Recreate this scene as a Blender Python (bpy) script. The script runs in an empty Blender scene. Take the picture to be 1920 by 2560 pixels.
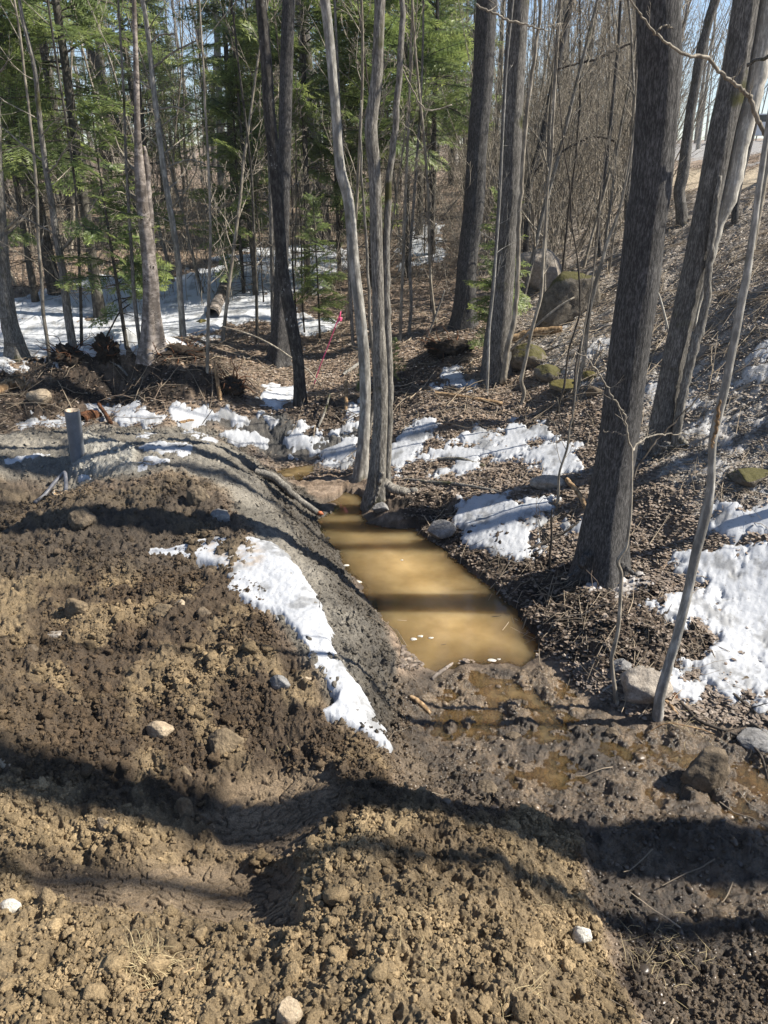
import bpy, math, random
import numpy as np
from mathutils import Vector, noise as mnoise

random.seed(7); rng = np.random.default_rng(7)
scene = bpy.context.scene
COL = scene.collection
R = math.radians

# ------------------------------------------------------------------ camera, sky, sun
H, PITCH, FPX = 3.2, R(25.0), 1934.0
cam_d = bpy.data.cameras.new('camera')
cam = bpy.data.objects.new('camera', cam_d); COL.objects.link(cam)
cam.location = (0, 0, H); cam.rotation_euler = (R(90) - PITCH, 0, 0)
cam_d.sensor_fit = 'VERTICAL'; cam_d.sensor_height = 36.0
cam_d.lens = 36.0 * FPX / 2560.0
cam_d.clip_start = 0.05; cam_d.clip_end = 2000
scene.camera = cam

SUN_AZ, SUN_EL = R(90.0), R(45.0)          # clockwise from +Y (view direction), elevation
world = bpy.data.worlds.new('World'); scene.world = world; world.use_nodes = True
wn = world.node_tree.nodes; wl = world.node_tree.links
bg = wn['Background']; sky = wn.new('ShaderNodeTexSky'); sky.sky_type = 'NISHITA'; sky.sun_disc = False
sky.sun_elevation = SUN_EL; sky.sun_rotation = SUN_AZ; sky.air_density = 1.0; sky.dust_density = 0.3; sky.ozone_density = 2.0; sky.altitude = 1800
wl.new(sky.outputs[0], bg.inputs[0]); bg.inputs[1].default_value = 0.085
sun_d = bpy.data.lights.new('sun', 'SUN'); sun_d.energy = 5.0; sun_d.angle = R(0.53); sun_d.color = (1.0, 0.94, 0.83)
sun = bpy.data.objects.new('sun', sun_d); COL.objects.link(sun)
sdir = Vector((math.sin(SUN_AZ) * math.cos(SUN_EL), math.cos(SUN_AZ) * math.cos(SUN_EL), math.sin(SUN_EL)))
sun.rotation_euler = (-sdir).to_track_quat('-Z', 'Y').to_euler(); sun.location = sdir * 60
vs = scene.view_settings; vs.view_transform = 'Standard'; vs.look = 'None'; vs.exposure = 0.98; vs.gamma = 1.0; vs.use_curve_mapping = False
scene.cycles.max_bounces = 5; scene.cycles.diffuse_bounces = 3; scene.cycles.glossy_bounces = 3
scene.cycles.transmission_bounces = 2; scene.cycles.transparent_max_bounces = 8
scene.cycles.caustics_reflective = False; scene.cycles.caustics_refractive = False

# ------------------------------------------------------------------ picture geometry (source pixels 1920 x 2560)
CP, SP = math.cos(PITCH), math.sin(PITCH)
def ray(u, v):
    a, b = u - 960.0, 1280.0 - v
    return np.array([a, FPX * CP + b * SP, -FPX * SP + b * CP])
def Pz(u, v, z):
    d = ray(u, v); t = (z - H) / d[2]; return np.array([0, 0, H]) + d * t
def Dy(u, v, y):
    d = ray(u, v); t = y / d[1]; return np.array([0, 0, H]) + d * t
def to_px(x, y, z):
    zz = z - H
    f = y * CP - zz * SP; up = y * SP + zz * CP
    f = np.maximum(f, 1e-3)
    return 960 + FPX * x / f, 1280 - FPX * up / f
def px_size(p):
    return (p[1] * CP - (p[2] - H) * SP) / FPX       # metres per source pixel at point p

# ------------------------------------------------------------------ numpy noise
_pr = np.random.default_rng(3); PERM = np.tile(_pr.permutation(256), 3).astype(np.int32)
GA = _pr.uniform(0, 2 * np.pi, 256); G2 = np.stack([np.cos(GA), np.sin(GA)], 1)
G3 = _pr.normal(size=(256, 3)); G3 /= np.linalg.norm(G3, axis=1)[:, None]
def _f(t): return t * t * t * (t * (t * 6 - 15) + 10)
def perlin(x, y, seed=0):
    x = np.asarray(x, float) + seed * 17.31; y = np.asarray(y, float) - seed * 9.77
    xi = np.floor(x).astype(np.int64); yi = np.floor(y).astype(np.int64); xf = x - xi; yf = y - yi
    xi &= 255; yi &= 255; u = _f(xf); v = _f(yf)
    def g(dx, dy):
        h = PERM[PERM[xi + dx] + yi + dy]
        return G2[h, 0] * (xf - dx) + G2[h, 1] * (yf - dy)
    a = g(0, 0); a = a + u * (g(1, 0) - a); b = g(0, 1); b = b + u * (g(1, 1) - b)
    return (a + v * (b - a)) * 1.5
def fbm(x, y, octv=4, gain=0.5, seed=0):
    s = 0; a = 1.0; f = 1.0
    for k in range(octv):
        s = s + a * perlin(x * f, y * f, seed + k); a *= gain; f *= 2.03
    return s
def perlin3(x, y, z):
    xi = np.floor(x).astype(np.int64); yi = np.floor(y).astype(np.int64); zi = np.floor(z).astype(np.int64)
    xf, yf, zf = x - xi, y - yi, z - zi; xi &= 255; yi &= 255; zi &= 255
    u, v, w = _f(xf), _f(yf), _f(zf)
    def g(a, b, c):
        h = PERM[PERM[PERM[xi + a] + yi + b] + zi + c]
        return G3[h, 0] * (xf - a) + G3[h, 1] * (yf - b) + G3[h, 2] * (zf - c)
    def lx(b, c): p = g(0, b, c); return p + u * (g(1, b, c) - p)
    def ly(c): p = lx(0, c); return p + v * (lx(1, c) - p)
    p = ly(0); return (p + w * (ly(1) - p)) * 1.5
def hash2(ix, iy, k):
    n = (ix * 374761393 + iy * 668265263 + k * 974634777) & 0x7fffffff
    n = ((n ^ (n >> 13)) * 1274126177) & 0x7fffffff
    return ((n ^ (n >> 16)) & 0xffff) / 65535.0
def worley(x, y, seed=0):
    """distance to nearest jittered cell point and that cell's random value"""
    ix = np.floor(x).astype(np.int64); iy = np.floor(y).astype(np.int64)
    best = np.full(np.shape(x), 9.0); val = np.zeros(np.shape(x))
    for dx in (-1, 0, 1):
        for dy in (-1, 0, 1):
            cx, cy = ix + dx, iy + dy
            px = cx + hash2(cx, cy, seed); py = cy + hash2(cx, cy, seed + 11)
            d = np.hypot(px - x, py - y); m = d < best
            best = np.where(m, d, best); val = np.where(m, hash2(cx, cy, seed + 23), val)
    return best, val
def sstep(a, b, x):
    t = np.clip((x - a) / (b - a), 0, 1); return t * t * (3 - 2 * t)
def poly_sd(x, y, poly):
    """signed distance, positive inside"""
    P = np.asarray(poly, float); n = len(P); d = np.full(np.shape(x), 1e18); ins = np.zeros(np.shape(x), bool)
    for i in range(n):
        x0, y0 = P[i]; x1, y1 = P[(i + 1) % n]; ex, ey = x1 - x0, y1 - y0
        wx, wy = x - x0, y - y0; t = np.clip((wx * ex + wy * ey) / (ex * ex + ey * ey + 1e-12), 0, 1)
        d = np.minimum(d, (wx - ex * t) ** 2 + (wy - ey * t) ** 2)
        c = ((y0 <= y) & (y < y1)) | ((y1 <= y) & (y < y0))
        with np.errstate(divide='ignore', invalid='ignore'):
            xc = x0 + (y - y0) * ex / (ey if ey != 0 else 1e-12)
        ins ^= c & (x < xc)
    d = np.sqrt(d); return np.where(ins, d, -d)

# ------------------------------------------------------------------ mesh collecting
class MB:
    def __init__(s): s.v = []; s.q = []; s.t = []; s.c = []; s.n = 0
    def add(s, v, q=None, t=None, col=None):
        v = np.asarray(v, float).reshape(-1, 3)
        s.v.append(v)
        if q is not None and len(q): s.q.append(np.asarray(q, np.int64).reshape(-1, 4) + s.n)
        if t is not None and len(t): s.t.append(np.asarray(t, np.int64).reshape(-1, 3) + s.n)
        if col is not None:
            c = np.asarray(col, float); c = np.broadcast_to(c, (len(v), 3)) if c.ndim == 1 else c
            s.c.append(c)
        s.n += len(v)
    def mesh(s, name, mat, origin=(0, 0, 0), smooth=True, attrs=None):
        V = np.concatenate(s.v) - np.asarray(origin, float)
        Q = np.concatenate(s.q) if s.q else np.zeros((0, 4), np.int64)
        T = np.concatenate(s.t) if s.t else np.zeros((0, 3), np.int64)
        me = bpy.data.meshes.new(name)
        me.vertices.add(len(V)); me.vertices.foreach_set('co', V.astype(np.float32).ravel())
        L = np.concatenate([Q.ravel(), T.ravel()]).astype(np.int32)
        tot = np.concatenate([np.full(len(Q), 4), np.full(len(T), 3)]).astype(np.int32)
        st = np.concatenate([[0], np.cumsum(tot)[:-1]]).astype(np.int32) if len(tot) else tot
        me.loops.add(len(L)); me.loops.foreach_set('vertex_index', L)
        me.polygons.add(len(tot)); me.polygons.foreach_set('loop_start', st); me.polygons.foreach_set('loop_total', tot)
        me.polygons.foreach_set('use_smooth', np.full(len(tot), smooth))
        if s.c:
            C = np.concatenate(s.c); A = np.ones((len(C), 4), np.float32); A[:, :3] = C
            at = me.color_attributes.new('Col', 'FLOAT_COLOR', 'POINT'); at.data.foreach_set('color', A.ravel())
        for k, arr in (attrs or {}).items():
            at = me.attributes.new(k, 'FLOAT', 'POINT'); at.data.foreach_set('value', np.asarray(arr, np.float32).ravel())
        me.update(calc_edges=True); me.validate()
        me.materials.append(mat); return me
    def build(s, name, mat, parent=None, origin=(0, 0, 0), smooth=True, attrs=None):
        o = bpy.data.objects.new(name, s.mesh(name, mat, origin, smooth, attrs)); COL.objects.link(o)
        if parent is not None: o.parent = parent
        else: o.location = origin
        return o
def tag(o, label=None, cat=None, group=None, kind=None):
    if label: o['label'] = label
    if cat: o['category'] = cat
    if group: o['group'] = group
    if kind: o['kind'] = kind
    return o
def empty(name, loc, label=None, cat=None, group=None):
    o = bpy.data.objects.new(name, None); COL.objects.link(o); o.location = loc; o.empty_display_size = 0.2
    return tag(o, label, cat, group)
def copy_tree(o, parent=None):
    c = o.copy(); COL.objects.link(c)
    if parent is not None: c.parent = parent
    for ch in list(o.children): copy_tree(ch, c)
    return c
def resample(P, n):
    """Catmull-Rom through rows of P, n samples evenly spaced by chord"""
    P = np.asarray(P, float); m = len(P)
    if m == 2: return P[0] + (P[1] - P[0]) * np.linspace(0, 1, n)[:, None]
    E = np.vstack([2 * P[0] - P[1], P, 2 * P[-1] - P[-2]])
    s = np.concatenate([[0], np.cumsum(np.linalg.norm(np.diff(P[:, :3], axis=0), axis=1))]); q = np.linspace(0, s[-1], n)
    i = np.clip(np.searchsorted(s, q, side='right') - 1, 0, m - 2); t = ((q - s[i]) / (s[i + 1] - s[i] + 1e-12))[:, None]
    a, b, c, d = E[i], E[i + 1], E[i + 2], E[i + 3]
    return 0.5 * (2 * b + (c - a) * t + (2 * a - 5 * b + 4 * c - d) * t ** 2 + (3 * b - a - 3 * c + d) * t ** 3)
def frames(P):
    T = np.gradient(P, axis=0); T /= np.linalg.norm(T, axis=1)[:, None] + 1e-12
    ref = np.array([1.0, 0, 0]) if abs(T[0][0]) < 0.8 else np.array([0, 1.0, 0])
    N = ref - T * (T @ ref)[:, None]; N /= np.linalg.norm(N, axis=1)[:, None] + 1e-9
    return T, N, np.cross(T, N)
def tube(mb, P, r, k=6, col=None, cap=True):
    P = np.asarray(P, float); n = len(P); r = np.broadcast_to(np.asarray(r, float), (n,))
    T, N, B = frames(P); a = np.arange(k) * 2 * np.pi / k
    V = P[:, None, :] + r[:, None, None] * (np.cos(a)[None, :, None] * N[:, None, :] + np.sin(a)[None, :, None] * B[:, None, :])
    V = V.reshape(-1, 3); i = np.arange(n - 1)[:, None] * k; j = np.arange(k)[None, :]; j2 = (j + 1) % k
    q = np.stack([i + j, i + j2, i + k + j2, i + k + j], -1).reshape(-1, 4); t = None
    if cap:
        V = np.vstack([V, P[0], P[-1]]); b0, b1 = n * k, n * k + 1; jj = np.arange(k); jn = (jj + 1) % k
        t = np.vstack([np.stack([np.full(k, b0), jn, jj], 1), np.stack([np.full(k, b1), (n - 1) * k + jj, (n - 1) * k + jn], 1)])
    mb.add(V, q, t, col)

# ------------------------------------------------------------------ materials
def mat(name):
    m = bpy.data.materials.new(name); m.use_nodes = True; nt = m.node_tree
    return m, nt.nodes, nt.links, nt.nodes['Principled BSDF']
def nnoise(N, L, vec, scale, detail=4, rough=0.55):
    n = N.new('ShaderNodeTexNoise'); n.inputs['Scale'].default_value = scale; n.inputs['Detail'].default_value = detail; n.inputs['Roughness'].default_value = rough
    if vec is not None: L.new(vec, n.inputs['Vector'])
    return n.outputs['Fac']
def ramp(N, L, fac, stops):
    r = N.new('ShaderNodeValToRGB'); e = r.color_ramp.elements
    while len(e) < len(stops): e.new(0.5)
    for i, (p, c) in enumerate(stops): e[i].position = p; e[i].color = (*c, 1)
    L.new(fac, r.inputs[0]); return r.outputs[0]
def mixc(N, L, fac, a, b, mode='MIX'):
    m = N.new('ShaderNodeMix'); m.data_type = 'RGBA'; m.blend_type = mode
    for s, x in ((m.inputs[0], fac), (m.inputs[6], a), (m.inputs[7], b)):
        if isinstance(x, (int, float)): s.default_value = x
        elif isinstance(x, tuple): s.default_value = (*x, 1)
        else: L.new(x, s)
    return m.outputs[2]
def bump(N, L, h, strength, dist, prev=None):
    b = N.new('ShaderNodeBump'); b.inputs['Strength'].default_value = strength; b.inputs['Distance'].default_value = dist
    L.new(h, b.inputs['Height'])
    if prev is not None: L.new(prev, b.inputs['Normal'])
    return b.outputs[0]
def mapping(N, L, src, scale):
    m = N.new('ShaderNodeMapping'); m.inputs['Scale'].default_value = scale; L.new(src, m.inputs[0]); return m.outputs[0]
def mul(N, L, a, b, op='MULTIPLY'):
    m = N.new('ShaderNodeMath'); m.operation = op
    for s, x in ((m.inputs[0], a), (m.inputs[1], b)):
        if isinstance(x, (int, float)): s.default_value = x
        else: L.new(x, s)
    return m.outputs[0]
def attr(N, name):
    a = N.new('ShaderNodeAttribute'); a.attribute_name = name; return a

def ground_material():
    m, N, L, B = mat('ground_soil'); a = attr(N, 'Col'); w = attr(N, 'wet'); obj = N.new('ShaderNodeTexCoord').outputs['Object']
    n1 = nnoise(N, L, obj, 140, 5, 0.65); n2 = nnoise(N, L, obj, 22, 5, 0.6)
    f = ramp(N, L, n1, [(0.28, (0.45,) * 3), (0.5, (1.0,) * 3), (0.75, (1.5,) * 3)])
    g = ramp(N, L, n2, [(0.3, (0.72,) * 3), (0.7, (1.25,) * 3)])
    c = mixc(N, L, 1.0, mixc(N, L, 1.0, a.outputs['Color'], f, 'MULTIPLY'), g, 'MULTIPLY'); L.new(c, B.inputs['Base Color'])
    r = N.new('ShaderNodeMapRange'); L.new(w.outputs['Fac'], r.inputs[0]); r.inputs[3].default_value = 0.95; r.inputs[4].default_value = 0.16
    L.new(r.outputs[0], B.inputs['Roughness']); B.inputs['Specular IOR Level'].default_value = 0.5
    b = bump(N, L, nnoise(N, L, obj, 60, 6, 0.7), 0.9, 0.02); b = bump(N, L, n1, 0.8, 0.006, b); L.new(b, B.inputs['Normal']); return m
def clod_material():
    m, N, L, B = mat('soil_lump'); a = attr(N, 'Col'); obj = N.new('ShaderNodeTexCoord').outputs['Object']
    n1 = nnoise(N, L, obj, 120, 5, 0.65); f = ramp(N, L, n1, [(0.28, (0.5,) * 3), (0.72, (1.45,) * 3)])
    L.new(mixc(N, L, 1.0, a.outputs['Color'], f, 'MULTIPLY'), B.inputs['Base Color']); B.inputs['Roughness'].default_value = 0.95; B.inputs['Specular IOR Level'].default_value = 0.2
    L.new(bump(N, L, n1, 1.0, 0.008), B.inputs['Normal']); return m
def vcol_material(name, rough=0.8, trans=0.0, spec=0.3):
    m, N, L, B = mat(name); a = attr(N, 'Col'); L.new(a.outputs['Color'], B.inputs['Base Color']); B.inputs['Roughness'].default_value = rough; B.inputs['Specular IOR Level'].default_value = spec
    if trans:
        t = N.new('ShaderNodeBsdfTranslucent'); L.new(a.outputs['Color'], t.inputs[0]); x = N.new('ShaderNodeMixShader'); x.inputs[0].default_value = trans
        L.new(B.outputs[0], x.inputs[1]); L.new(t.outputs[0], x.inputs[2]); L.new(x.outputs[0], N['Material Output'].inputs[0])
    return m
def bark_material(name, dark, light, zscale=0.12, scale=38.0, depth=0.02, patch=None, patch_amt=0.0, moss=0.0):
    m, N, L, B = mat(name); obj = N.new('ShaderNodeTexCoord').outputs['Object']
    v = mapping(N, L, obj, (1, 1, zscale)); n = nnoise(N, L, v, scale, 6, 0.65); n2 = nnoise(N, L, obj, 5.5, 4, 0.6); n3 = nnoise(N, L, obj, 45, 4, 0.6)
    n = mul(N, L, mul(N, L, n, .68), mul(N, L, nnoise(N, L, mapping(N, L, obj, (1, 1, .3)), scale * 1.6, 3), .32), 'ADD')
    c = ramp(N, L, n, [(0.36, dark), (0.46, tuple(.45 * a + .2 * b for a, b in zip(dark, light))), (0.64, light)])
    c = mixc(N, L, 1.0, c, ramp(N, L, n2, [(0.3, (0.7,) * 3), (0.7, (1.25,) * 3)]), 'MULTIPLY')
    if patch:
        p = ramp(N, L, mul(N, L, n2, n3), [(0.5 - patch_amt * 0.35, (0,) * 3), (0.56 - patch_amt * 0.35, (1,) * 3)]); c = mixc(N, L, p, c, patch)
    if moss:
        p = ramp(N, L, nnoise(N, L, obj, 3.1, 3), [(0.62 - moss, (0,) * 3), (0.72 - moss, (1,) * 3)]); c = mixc(N, L, p, c, (0.065, 0.063, 0.025))
    L.new(c, B.inputs['Base Color']); B.inputs['Roughness'].default_value = 0.9; B.inputs['Specular IOR Level'].default_value = 0.2
    b = bump(N, L, n, 0.7, depth); b = bump(N, L, n3, 0.35, 0.005, b); L.new(b, B.inputs['Normal']); return m
def rock_material(name, c1, c2, moss=0.0, mosscol=(0.1, 0.095, 0.02), rough=0.85):
    m, N, L, B = mat(name); tc = N.new('ShaderNodeTexCoord'); obj = tc.outputs['Object']
    n = nnoise(N, L, obj, 14, 6, 0.65); n2 = nnoise(N, L, obj, 90, 4, 0.6)
    c = ramp(N, L, n, [(0.32, c1), (0.68, c2)]); c = mixc(N, L, 1.0, c, ramp(N, L, n2, [(0.3, (0.7,) * 3), (0.7, (1.25,) * 3)]), 'MULTIPLY')
    if moss:
        geo = N.new('ShaderNodeNewGeometry'); sx = N.new('ShaderNodeSeparateXYZ'); L.new(geo.outputs['Normal'], sx.inputs[0])
        s = mul(N, L, mul(N, L, sx.outputs[2], 0.55), nnoise(N, L, obj, 5, 5, 0.65), 'ADD')
        p = ramp(N, L, s, [(0.98 - moss, (0,) * 3), (1.06 - moss, (1,) * 3)]); c = mixc(N, L, p, c, mixc(N, L, n2, tuple(x * 0.55 for x in mosscol), mosscol))
    L.new(c, B.inputs['Base Color']); B.inputs['Roughness'].default_value = rough; B.inputs['Specular IOR Level'].default_value = 0.3
    b = bump(N, L, n, 0.6, 0.03); b = bump(N, L, n2, 0.6, 0.006, b); L.new(b, B.inputs['Normal']); return m
def snow_material(name, dirt=0.0):
    m, N, L, B = mat(name); obj = N.new('ShaderNodeTexCoord').outputs['Object']; a = attr(N, 'Col')
    n = nnoise(N, L, obj, 60, 6, 0.7); n2 = nnoise(N, L, obj, 9, 5, 0.6)
    sp = ramp(N, L, n, [(0.27 + dirt * 0.25, (0.3, 0.26, 0.21)), (0.37 + dirt * 0.25, (1,) * 3)])
    c = mixc(N, L, 1.0, a.outputs['Color'], sp, 'MULTIPLY'); L.new(c, B.inputs['Base Color']); B.inputs['Roughness'].default_value = 0.6; B.inputs['Specular IOR Level'].default_value = 0.25
    b = bump(N, L, n2, 0.25, 0.02); b = bump(N, L, n, 0.4, 0.006, b); L.new(b, B.inputs['Normal']); return m
def water_material():
    m, N, L, B = mat('muddy_water'); d = attr(N, 'depth'); obj = N.new('ShaderNodeTexCoord').outputs['Object']
    n = nnoise(N, L, obj, 2.2, 4, 0.55); c = ramp(N, L, n, [(0.35, (0.27, 0.178, 0.075)), (0.65, (0.43, 0.30, 0.14))])
    df = N.new('ShaderNodeSubsurfaceScattering'); df.falloff = 'BURLEY'; df.inputs['Scale'].default_value = .32; df.inputs['Radius'].default_value = (1, .75, .45); L.new(c, df.inputs[0]); tr = N.new('ShaderNodeBsdfTransparent'); tr.inputs[0].default_value = (0.8, 0.68, 0.5, 1)
    fac = N.new('ShaderNodeMapRange'); L.new(d.outputs['Fac'], fac.inputs[0]); fac.inputs[1].default_value = 0.0; fac.inputs[2].default_value = 0.13; fac.inputs[3].default_value = 0.1; fac.inputs[4].default_value = 1.0
    m1 = N.new('ShaderNodeMixShader'); L.new(fac.outputs[0], m1.inputs[0]); L.new(tr.outputs[0], m1.inputs[1]); L.new(df.outputs[0], m1.inputs[2])
    gl = N.new('ShaderNodeBsdfGlossy'); gl.inputs['Roughness'].default_value = 0.03; fr = N.new('ShaderNodeFresnel'); fr.inputs[0].default_value = 1.38
    bb = bump(N, L, nnoise(N, L, obj, 9, 2), 0.06, 0.02); L.new(bb, gl.inputs['Normal'])
    m2 = N.new('ShaderNodeMixShader'); L.new(fr.outputs[0], m2.inputs[0]); L.new(m1.outputs[0], m2.inputs[1]); L.new(gl.outputs[0], m2.inputs[2])
    L.new(m2.outputs[0], N['Material Output'].inputs[0]); N.remove(B); return m
def plain(name, c, rough=0.5, metal=0.0, c2=None, scale=30):
    m, N, L, B = mat(name); obj = N.new('ShaderNodeTexCoord').outputs['Object']; c2 = c2 or tuple(x * 0.7 for x in c)
    L.new(ramp(N, L, nnoise(N, L, obj, scale, 5, 0.6), [(0.35, c2), (0.65, c)]), B.inputs['Base Color']); B.inputs['Roughness'].default_value = rough; B.inputs['Metallic'].default_value = metal; return m

M_GROUND = ground_material(); M_CLOD = clod_material(); M_WATER = water_material()
M_SNOW = snow_material('snow_clean', 0.14); M_SNOWD = snow_material('snow_dirty', 0.45)
M_LEAF = vcol_material('dead_leaves', 0.7, 0.0, 0.4); M_MUDL = vcol_material('wet_mud_lump', 0.35, 0.0, 0.5); M_NEEDLE = vcol_material('fir_needles', 0.45, 0.5, 0.5); M_STRAW = vcol_material('straw', 0.8, 0.15)
B_OAK = bark_material('bark_dark_furrowed', (0.034, 0.032, 0.031), (0.145, 0.138, 0.132), 0.2, 95, 0.014, (0.2, 0.2, 0.19), 0.12)
B_OAK2 = bark_material('bark_grey_furrowed', (0.06, 0.055, 0.05), (0.25, 0.234, 0.212), 0.16, 95, 0.013, (0.3, 0.3, 0.275), 0.2, .02)
B_SPOT = bark_material('bark_lichen_spotted', (0.03, 0.027, 0.024), (0.11, 0.1, 0.09), 0.4, 30, 0.012, (0.3, 0.3, 0.28), 0.42)
B_GREY = bark_material('bark_smooth_grey', (0.23, 0.215, 0.19), (0.5, 0.475, 0.425), 0.25, 26, 0.006, (0.06, 0.055, 0.045), 0.2, 0.02)
B_GREYR = bark_material('bark_rough_grey', (0.1, 0.09, 0.077), (0.37, 0.342, 0.298), 0.15, 85, 0.01, (0.3, 0.29, 0.26), 0.22, 0.03)
B_BIRCH = bark_material('bark_birch', (0.14, 0.115, 0.095), (0.46, 0.4, 0.355), 1.6, 10, 0.008, (0.04, 0.033, 0.028), 0.55)
B_FIR = bark_material('bark_fir', (0.05, 0.045, 0.038), (0.16, 0.145, 0.12), 0.6, 25, 0.008, (0.25, 0.25, 0.22), 0.25)
B_TWIG = bark_material('twig_bark', (0.2, 0.172, 0.135), (0.46, 0.405, 0.325), 0.3, 20, 0.003)
B_DARKTWIG = bark_material('twig_bark_dark', (0.04, 0.033, 0.027), (0.13, 0.11, 0.09), 0.3, 20, 0.003)
B_BARE = bark_material('barkless_wood', (0.38, 0.35, 0.3), (0.66, 0.62, 0.54), 0.06, 60, 0.006, (0.2, 0.19, 0.18), 0.2)
B_WOOD = bark_material('split_wood', (0.2, 0.12, 0.06), (0.48, 0.33, 0.19), 0.2, 30, 0.006)
B_ROT = bark_material('rotten_wood', (0.05, 0.025, 0.015), (0.22, 0.1, 0.05), 0.4, 25, 0.01)

HAZE = 0.0009
def haze_box():
    m = bpy.data.materials.new('haze'); m.use_nodes = True; nt = m.node_tree; nt.nodes.remove(nt.nodes['Principled BSDF']); v = nt.nodes.new('ShaderNodeVolumePrincipled'); v.inputs['Density'].default_value = HAZE; v.inputs['Color'].default_value = (.86, .9, .96, 1); v.inputs['Anisotropy'].default_value = .3
    nt.links.new(v.outputs[0], nt.nodes['Material Output'].inputs['Volume']); mb = MB(); x0, x1, y0, y1, z0, z1 = -420, 420, -420, 420, -12, 34
    mb.add([[x, y, z] for z in (z0, z1) for y in (y0, y1) for x in (x0, x1)], [[0, 2, 3, 1], [4, 5, 7, 6], [0, 1, 5, 4], [2, 6, 7, 3], [0, 4, 6, 2], [1, 3, 7, 5]]); tag(mb.build('haze', m, smooth=False), kind='stuff')
# ------------------------------------------------------------------ terrain
CTRL = [  # source pixel u, v and height z above the pond
 (965,1865,.28),(900,1700,.42),(840,1560,.50),(790,1450,.55),(720,1370,.60),(650,1290,.62),(600,1200,.62),(560,1120,.60),(510,1085,.56),
 (300,1150,.70),(200,1110,.66),(400,1100,.64),(50,1100,.60),(0,1150,.62),(100,1050,.38),(300,1040,.38),(500,1045,.32),(600,1060,.25),
 (60,1230,.42),(130,1245,.40),(250,1235,.76),(450,1230,.74),(150,1310,.68),(400,1330,.66),(0,1350,.60),(520,1420,.56),
 (0,1500,.60),(200,1500,.58),(500,1520,.55),(680,1530,.52),(0,1700,.62),(300,1700,.52),(600,1700,.48),(800,1750,.40),(850,1850,.32),
 (0,1850,.60),(200,1900,.46),(500,1950,.28),(700,1980,.24),(650,2080,.24),(300,2080,.40),(100,2200,.42),(450,2220,.36),(650,2250,.32),
 (800,2000,.36),(850,2080,.50),(800,2200,.54),(850,2350,.64),(1000,2300,.64),(1000,2120,.50),(1150,2050,.34),(1250,2150,.42),(1350,2300,.42),(1200,2450,.66),
 (1000,1800,.09),(1150,1900,.05),(1100,1980,.15),(1200,2000,.18),(1350,2000,.03),(1400,1900,.03),(1600,1900,.03),(1500,2060,.07),(1700,2000,.03),(1850,1950,.0),
 (1600,2200,.05),(1800,2200,.04),(1700,2400,.12),(1500,2380,.24),(1750,2080,.12),(1450,1720,.04),(1550,1790,.05),(1300,1750,.03),(1150,1770,.02),(1900,1800,.10),(1800,1850,.04),
 (300,2400,.58),(0,2400,.58),(600,2500,.63),(960,2600,.75),(300,2650,.70),(0,2650,.70),(1500,2600,.50),(1900,2600,.28),(1900,2350,.13),
 (900,1380,-.12),(1000,1450,-.18),(1100,1580,-.2),(1000,1560,-.16),(1200,1600,-.12),(870,1300,-.05),(1150,1650,-.05),
 (1400,1660,.06),(1330,1500,.10),(1200,1400,.09),(1100,1320,.08),(1000,1290,.10),(950,1250,.12),(1040,1240,.18),
 (1500,1590,.27),(1680,1610,.24),(1600,1500,.30),(1500,1410,.29),(1400,1350,.24),(1300,1280,.30),(1200,1330,.15),
 (1250,1180,.35),(1100,1170,.25),(1000,1200,.18),(1200,1080,.45),(1400,1180,.45),(1000,1060,.40),(1100,1000,.60),(1300,1030,.55),(900,1010,.42),
 (740,1190,.03),(790,1230,.02),(700,1120,.10),(650,1100,.14),(720,1080,.25),(850,1080,.25),(900,1150,.16),
 (800,960,.46),(750,890,.52),(900,950,.50),(1000,950,.56),
 (100,965,.42),(300,975,.48),(500,975,.44),(650,970,.42),(150,885,.90),(300,855,1.02),(420,868,1.0),(500,890,.90),(600,935,.60),(0,960,.50),(0,910,.60),
 (300,800,.70),(30,850,.60),(380,850,.78),(600,800,.80),(700,880,.62),(800,800,.80),(500,700,1.0),(200,750,.90),(850,650,1.2),(1050,600,1.35),(200,680,1.1),
 (950,850,.75),(1100,780,.95),(1200,800,1.0),(1150,900,.80),(1250,950,.70),(1400,900,.98),(1500,800,1.25),(1380,740,1.2),
 (1600,1120,.72),(1500,1000,.85),(1700,950,1.12),(1900,850,1.58),(1900,700,1.98),(1900,1050,1.12),(1800,1250,.75),(1900,1400,.50),(1700,1400,.42),(1900,1600,.20),(1750,1550,.26),(1750,1700,.12),
 (1700,600,2.05),(1750,480,2.6),(1550,560,2.0),(1850,430,2.85),(1750,420,2.88),(1300,600,1.55),(1200,560,1.6),(1400,520,1.95)]
WORLD_PTS = [(-15,30,1.5),(0,30,1.75),(10,30,2.7),(14,24,3.45),(22,40,3.75),(38,74,4.05),(30,60,3.95),(20,60,3.6),(-20,60,2.4),(0,60,2.5),(-25,15,1.0),(-12,8,.6),(-10,3,.6),(-6,0,.7),
 (6,0,.4),(10,3,1.7),(10,6,2.5),(14,12,3.2),(25,20,3.6),(0,-2,.9),(0,.5,.85),(0,-8,1),(9,-8,1.0),(-9,-8,1),(60,120,5),(-60,120,4),(0,150,4),(0,-60,2),(-80,0,2),(80,0,4.5)]
pts = np.array([Pz(u, v, z) for u, v, z in CTRL] + [list(p) for p in WORLD_PTS], float)
def lp(x, y):
    return np.stack([np.arctan2(x, y), np.log(np.hypot(x, y) + 0.05)], -1)
cp = lp(pts[:, 0], pts[:, 1])
def phi(a, b):
    d2 = (a[:, None, 0] - b[None, :, 0]) ** 2 + (a[:, None, 1] - b[None, :, 1]) ** 2
    return 0.5 * d2 * np.log(d2 + 1e-12)
K = phi(cp, cp) + np.eye(len(cp)) * 2e-4; Pm = np.hstack([np.ones((len(cp), 1)), cp])
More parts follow.
